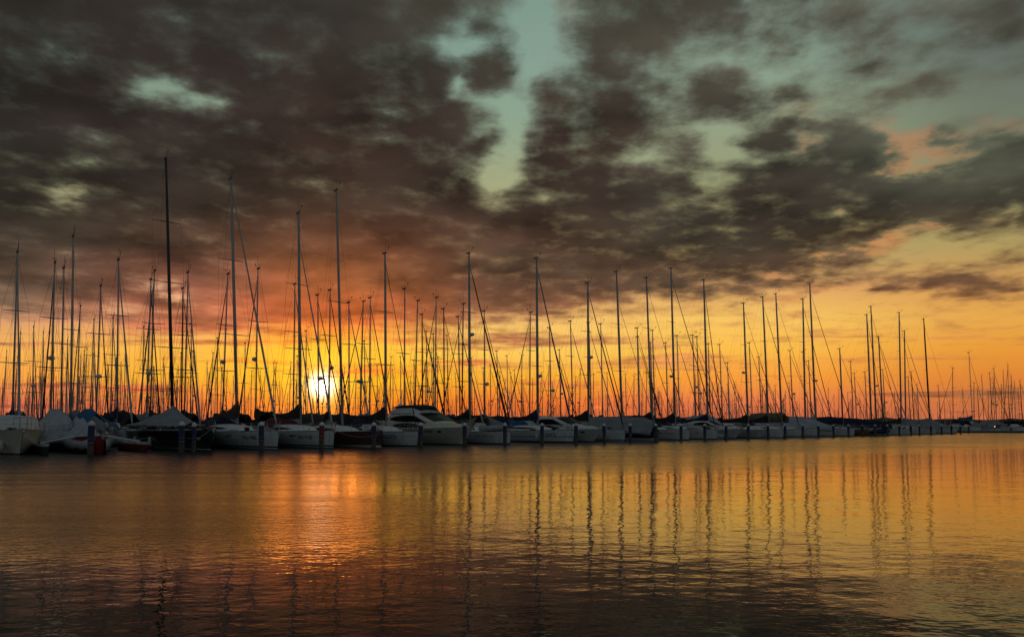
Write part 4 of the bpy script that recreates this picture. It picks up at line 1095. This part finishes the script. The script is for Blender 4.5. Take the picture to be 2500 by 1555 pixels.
# lumps inside the clouds
n_l, _ = snoise(plane, 3.4, 4, .5)
lum = smooth(n_l, .30, .70, 1.52, .55, 'LINEAR')
tl = smooth(thick, 0, 1, 1.25, .92, 'LINEAR')
lumf = mth('MULTIPLY', lum, tl)
c1 = N('ShaderNodeVectorMath'); c1.operation = 'SCALE'; Lk(cldc, c1.inputs[0]); Lk(lumf, c1.inputs['Scale'])
tint = N('ShaderNodeValToRGB'); tint.color_ramp.elements[0].position = .38; tint.color_ramp.elements[1].position = .62
tint.color_ramp.elements[0].color = (.90, 1.06, 1.06, 1); tint.color_ramp.elements[1].color = (1.10, .95, .92, 1)
Lk(n_big, tint.inputs['Fac'])
cc = cmix(1.0, c1.outputs[0], tint.outputs['Color'], 'MULTIPLY')
cc = cmix(mth('MULTIPLY', mth('MULTIPLY', smooth(d, .60, 1.24, 1.0, 0.0), smooth(U, -.35, .12, .14, .31)), smooth(V, .12, .22)), cc, skyc)
col = cmix(cover, skyc, cc)
# salmon rims where thin cloud catches the low sun (upper and right part of the sky)
rim = mth('MULTIPLY', mth('MULTIPLY', cover, mth('SUBTRACT', 1.0, cover)), 4.0)
n_r, _ = snoise(plane, 1.3, 4, .5)
rimm = mth('MULTIPLY', mth('MULTIPLY', rim, smooth(n_r, .50, .66)), mth('MULTIPLY', smooth(U, -.05, .45), smooth(V, .12, .18)))
col = cmix(mth('MULTIPLY', rimm, .55), col, srgb((222, 138, 84)))
# sun and its glow
sd_ = ray(786, 941).normalized()
dot = N('ShaderNodeVectorMath'); dot.operation = 'DOT_PRODUCT'; Lk(tc.outputs['Generated'], dot.inputs[0]); dot.inputs[1].default_value = tuple(sd_)
ang2 = mth('MULTIPLY', mth('SUBTRACT', 1.0, dot.outputs['Value']), 2.0)   # ~ angle squared
def glow(sig, amp_): return mth('MULTIPLY', mth('POWER', 2.71828, mth('MULTIPLY', ang2, -1.0 / (2 * sig * sig))), amp_)
def addc(base, f, c):
    n = N('ShaderNodeVectorMath'); n.operation = 'SCALE'; n.inputs[0].default_value = c; Lk(f, n.inputs['Scale'])
    a = N('ShaderNodeVectorMath'); a.operation = 'ADD'; Lk(base, a.inputs[0]); Lk(n.outputs[0], a.inputs[1]); return a.outputs[0]
col = addc(col, glow(.0088, 5.5), (1, .95, .78))
col = addc(col, glow(.027, .62), (1, .62, .10))
col = addc(col, glow(.10, .16), (1, .30, .03))
# the eastern half of the sky: the dim physical dusk sky behind thin cloud
nish = N('ShaderNodeTexSky'); nish.sky_type = 'NISHITA'; nish.sun_disc = False; nish.sun_elevation = R(3.4); nish.sun_rotation = math.atan2(sd_.x, sd_.y)
nish.air_density = 1.5; nish.dust_density = 2.0
ns = N('ShaderNodeVectorMath'); ns.operation = 'SCALE'; Lk(nish.outputs[0], ns.inputs[0]); ns.inputs['Scale'].default_value = .10
rear = ns.outputs[0]
rear = cmix(.6, rear, (.12, .15, .18, 1))
col = cmix(smooth(dy, .45, .05), col, rear)
Lk(col, bg.inputs['Color']); bg.inputs['Strength'].default_value = 1.0
scene.world = world
world.cycles.sampling_method = 'MANUAL'; world.cycles.sample_map_resolution = 512

# ------------------------------------------------------------------ SUN
sl = bpy.data.lights.new('sun', 'SUN'); sl.energy = .09; sl.angle = R(9); sl.color = (1.0, .25, .045)
so = bpy.data.objects.new('sun', sl); COL.objects.link(so)
so.rotation_euler = (-Vector(sd_)).to_track_quat('-Z', 'Y').to_euler()
so.location = (0, 0, 60)

scene.view_settings.view_transform = 'Standard'; scene.view_settings.look = 'None'
scene.view_settings.exposure = 0; scene.view_settings.gamma = 1
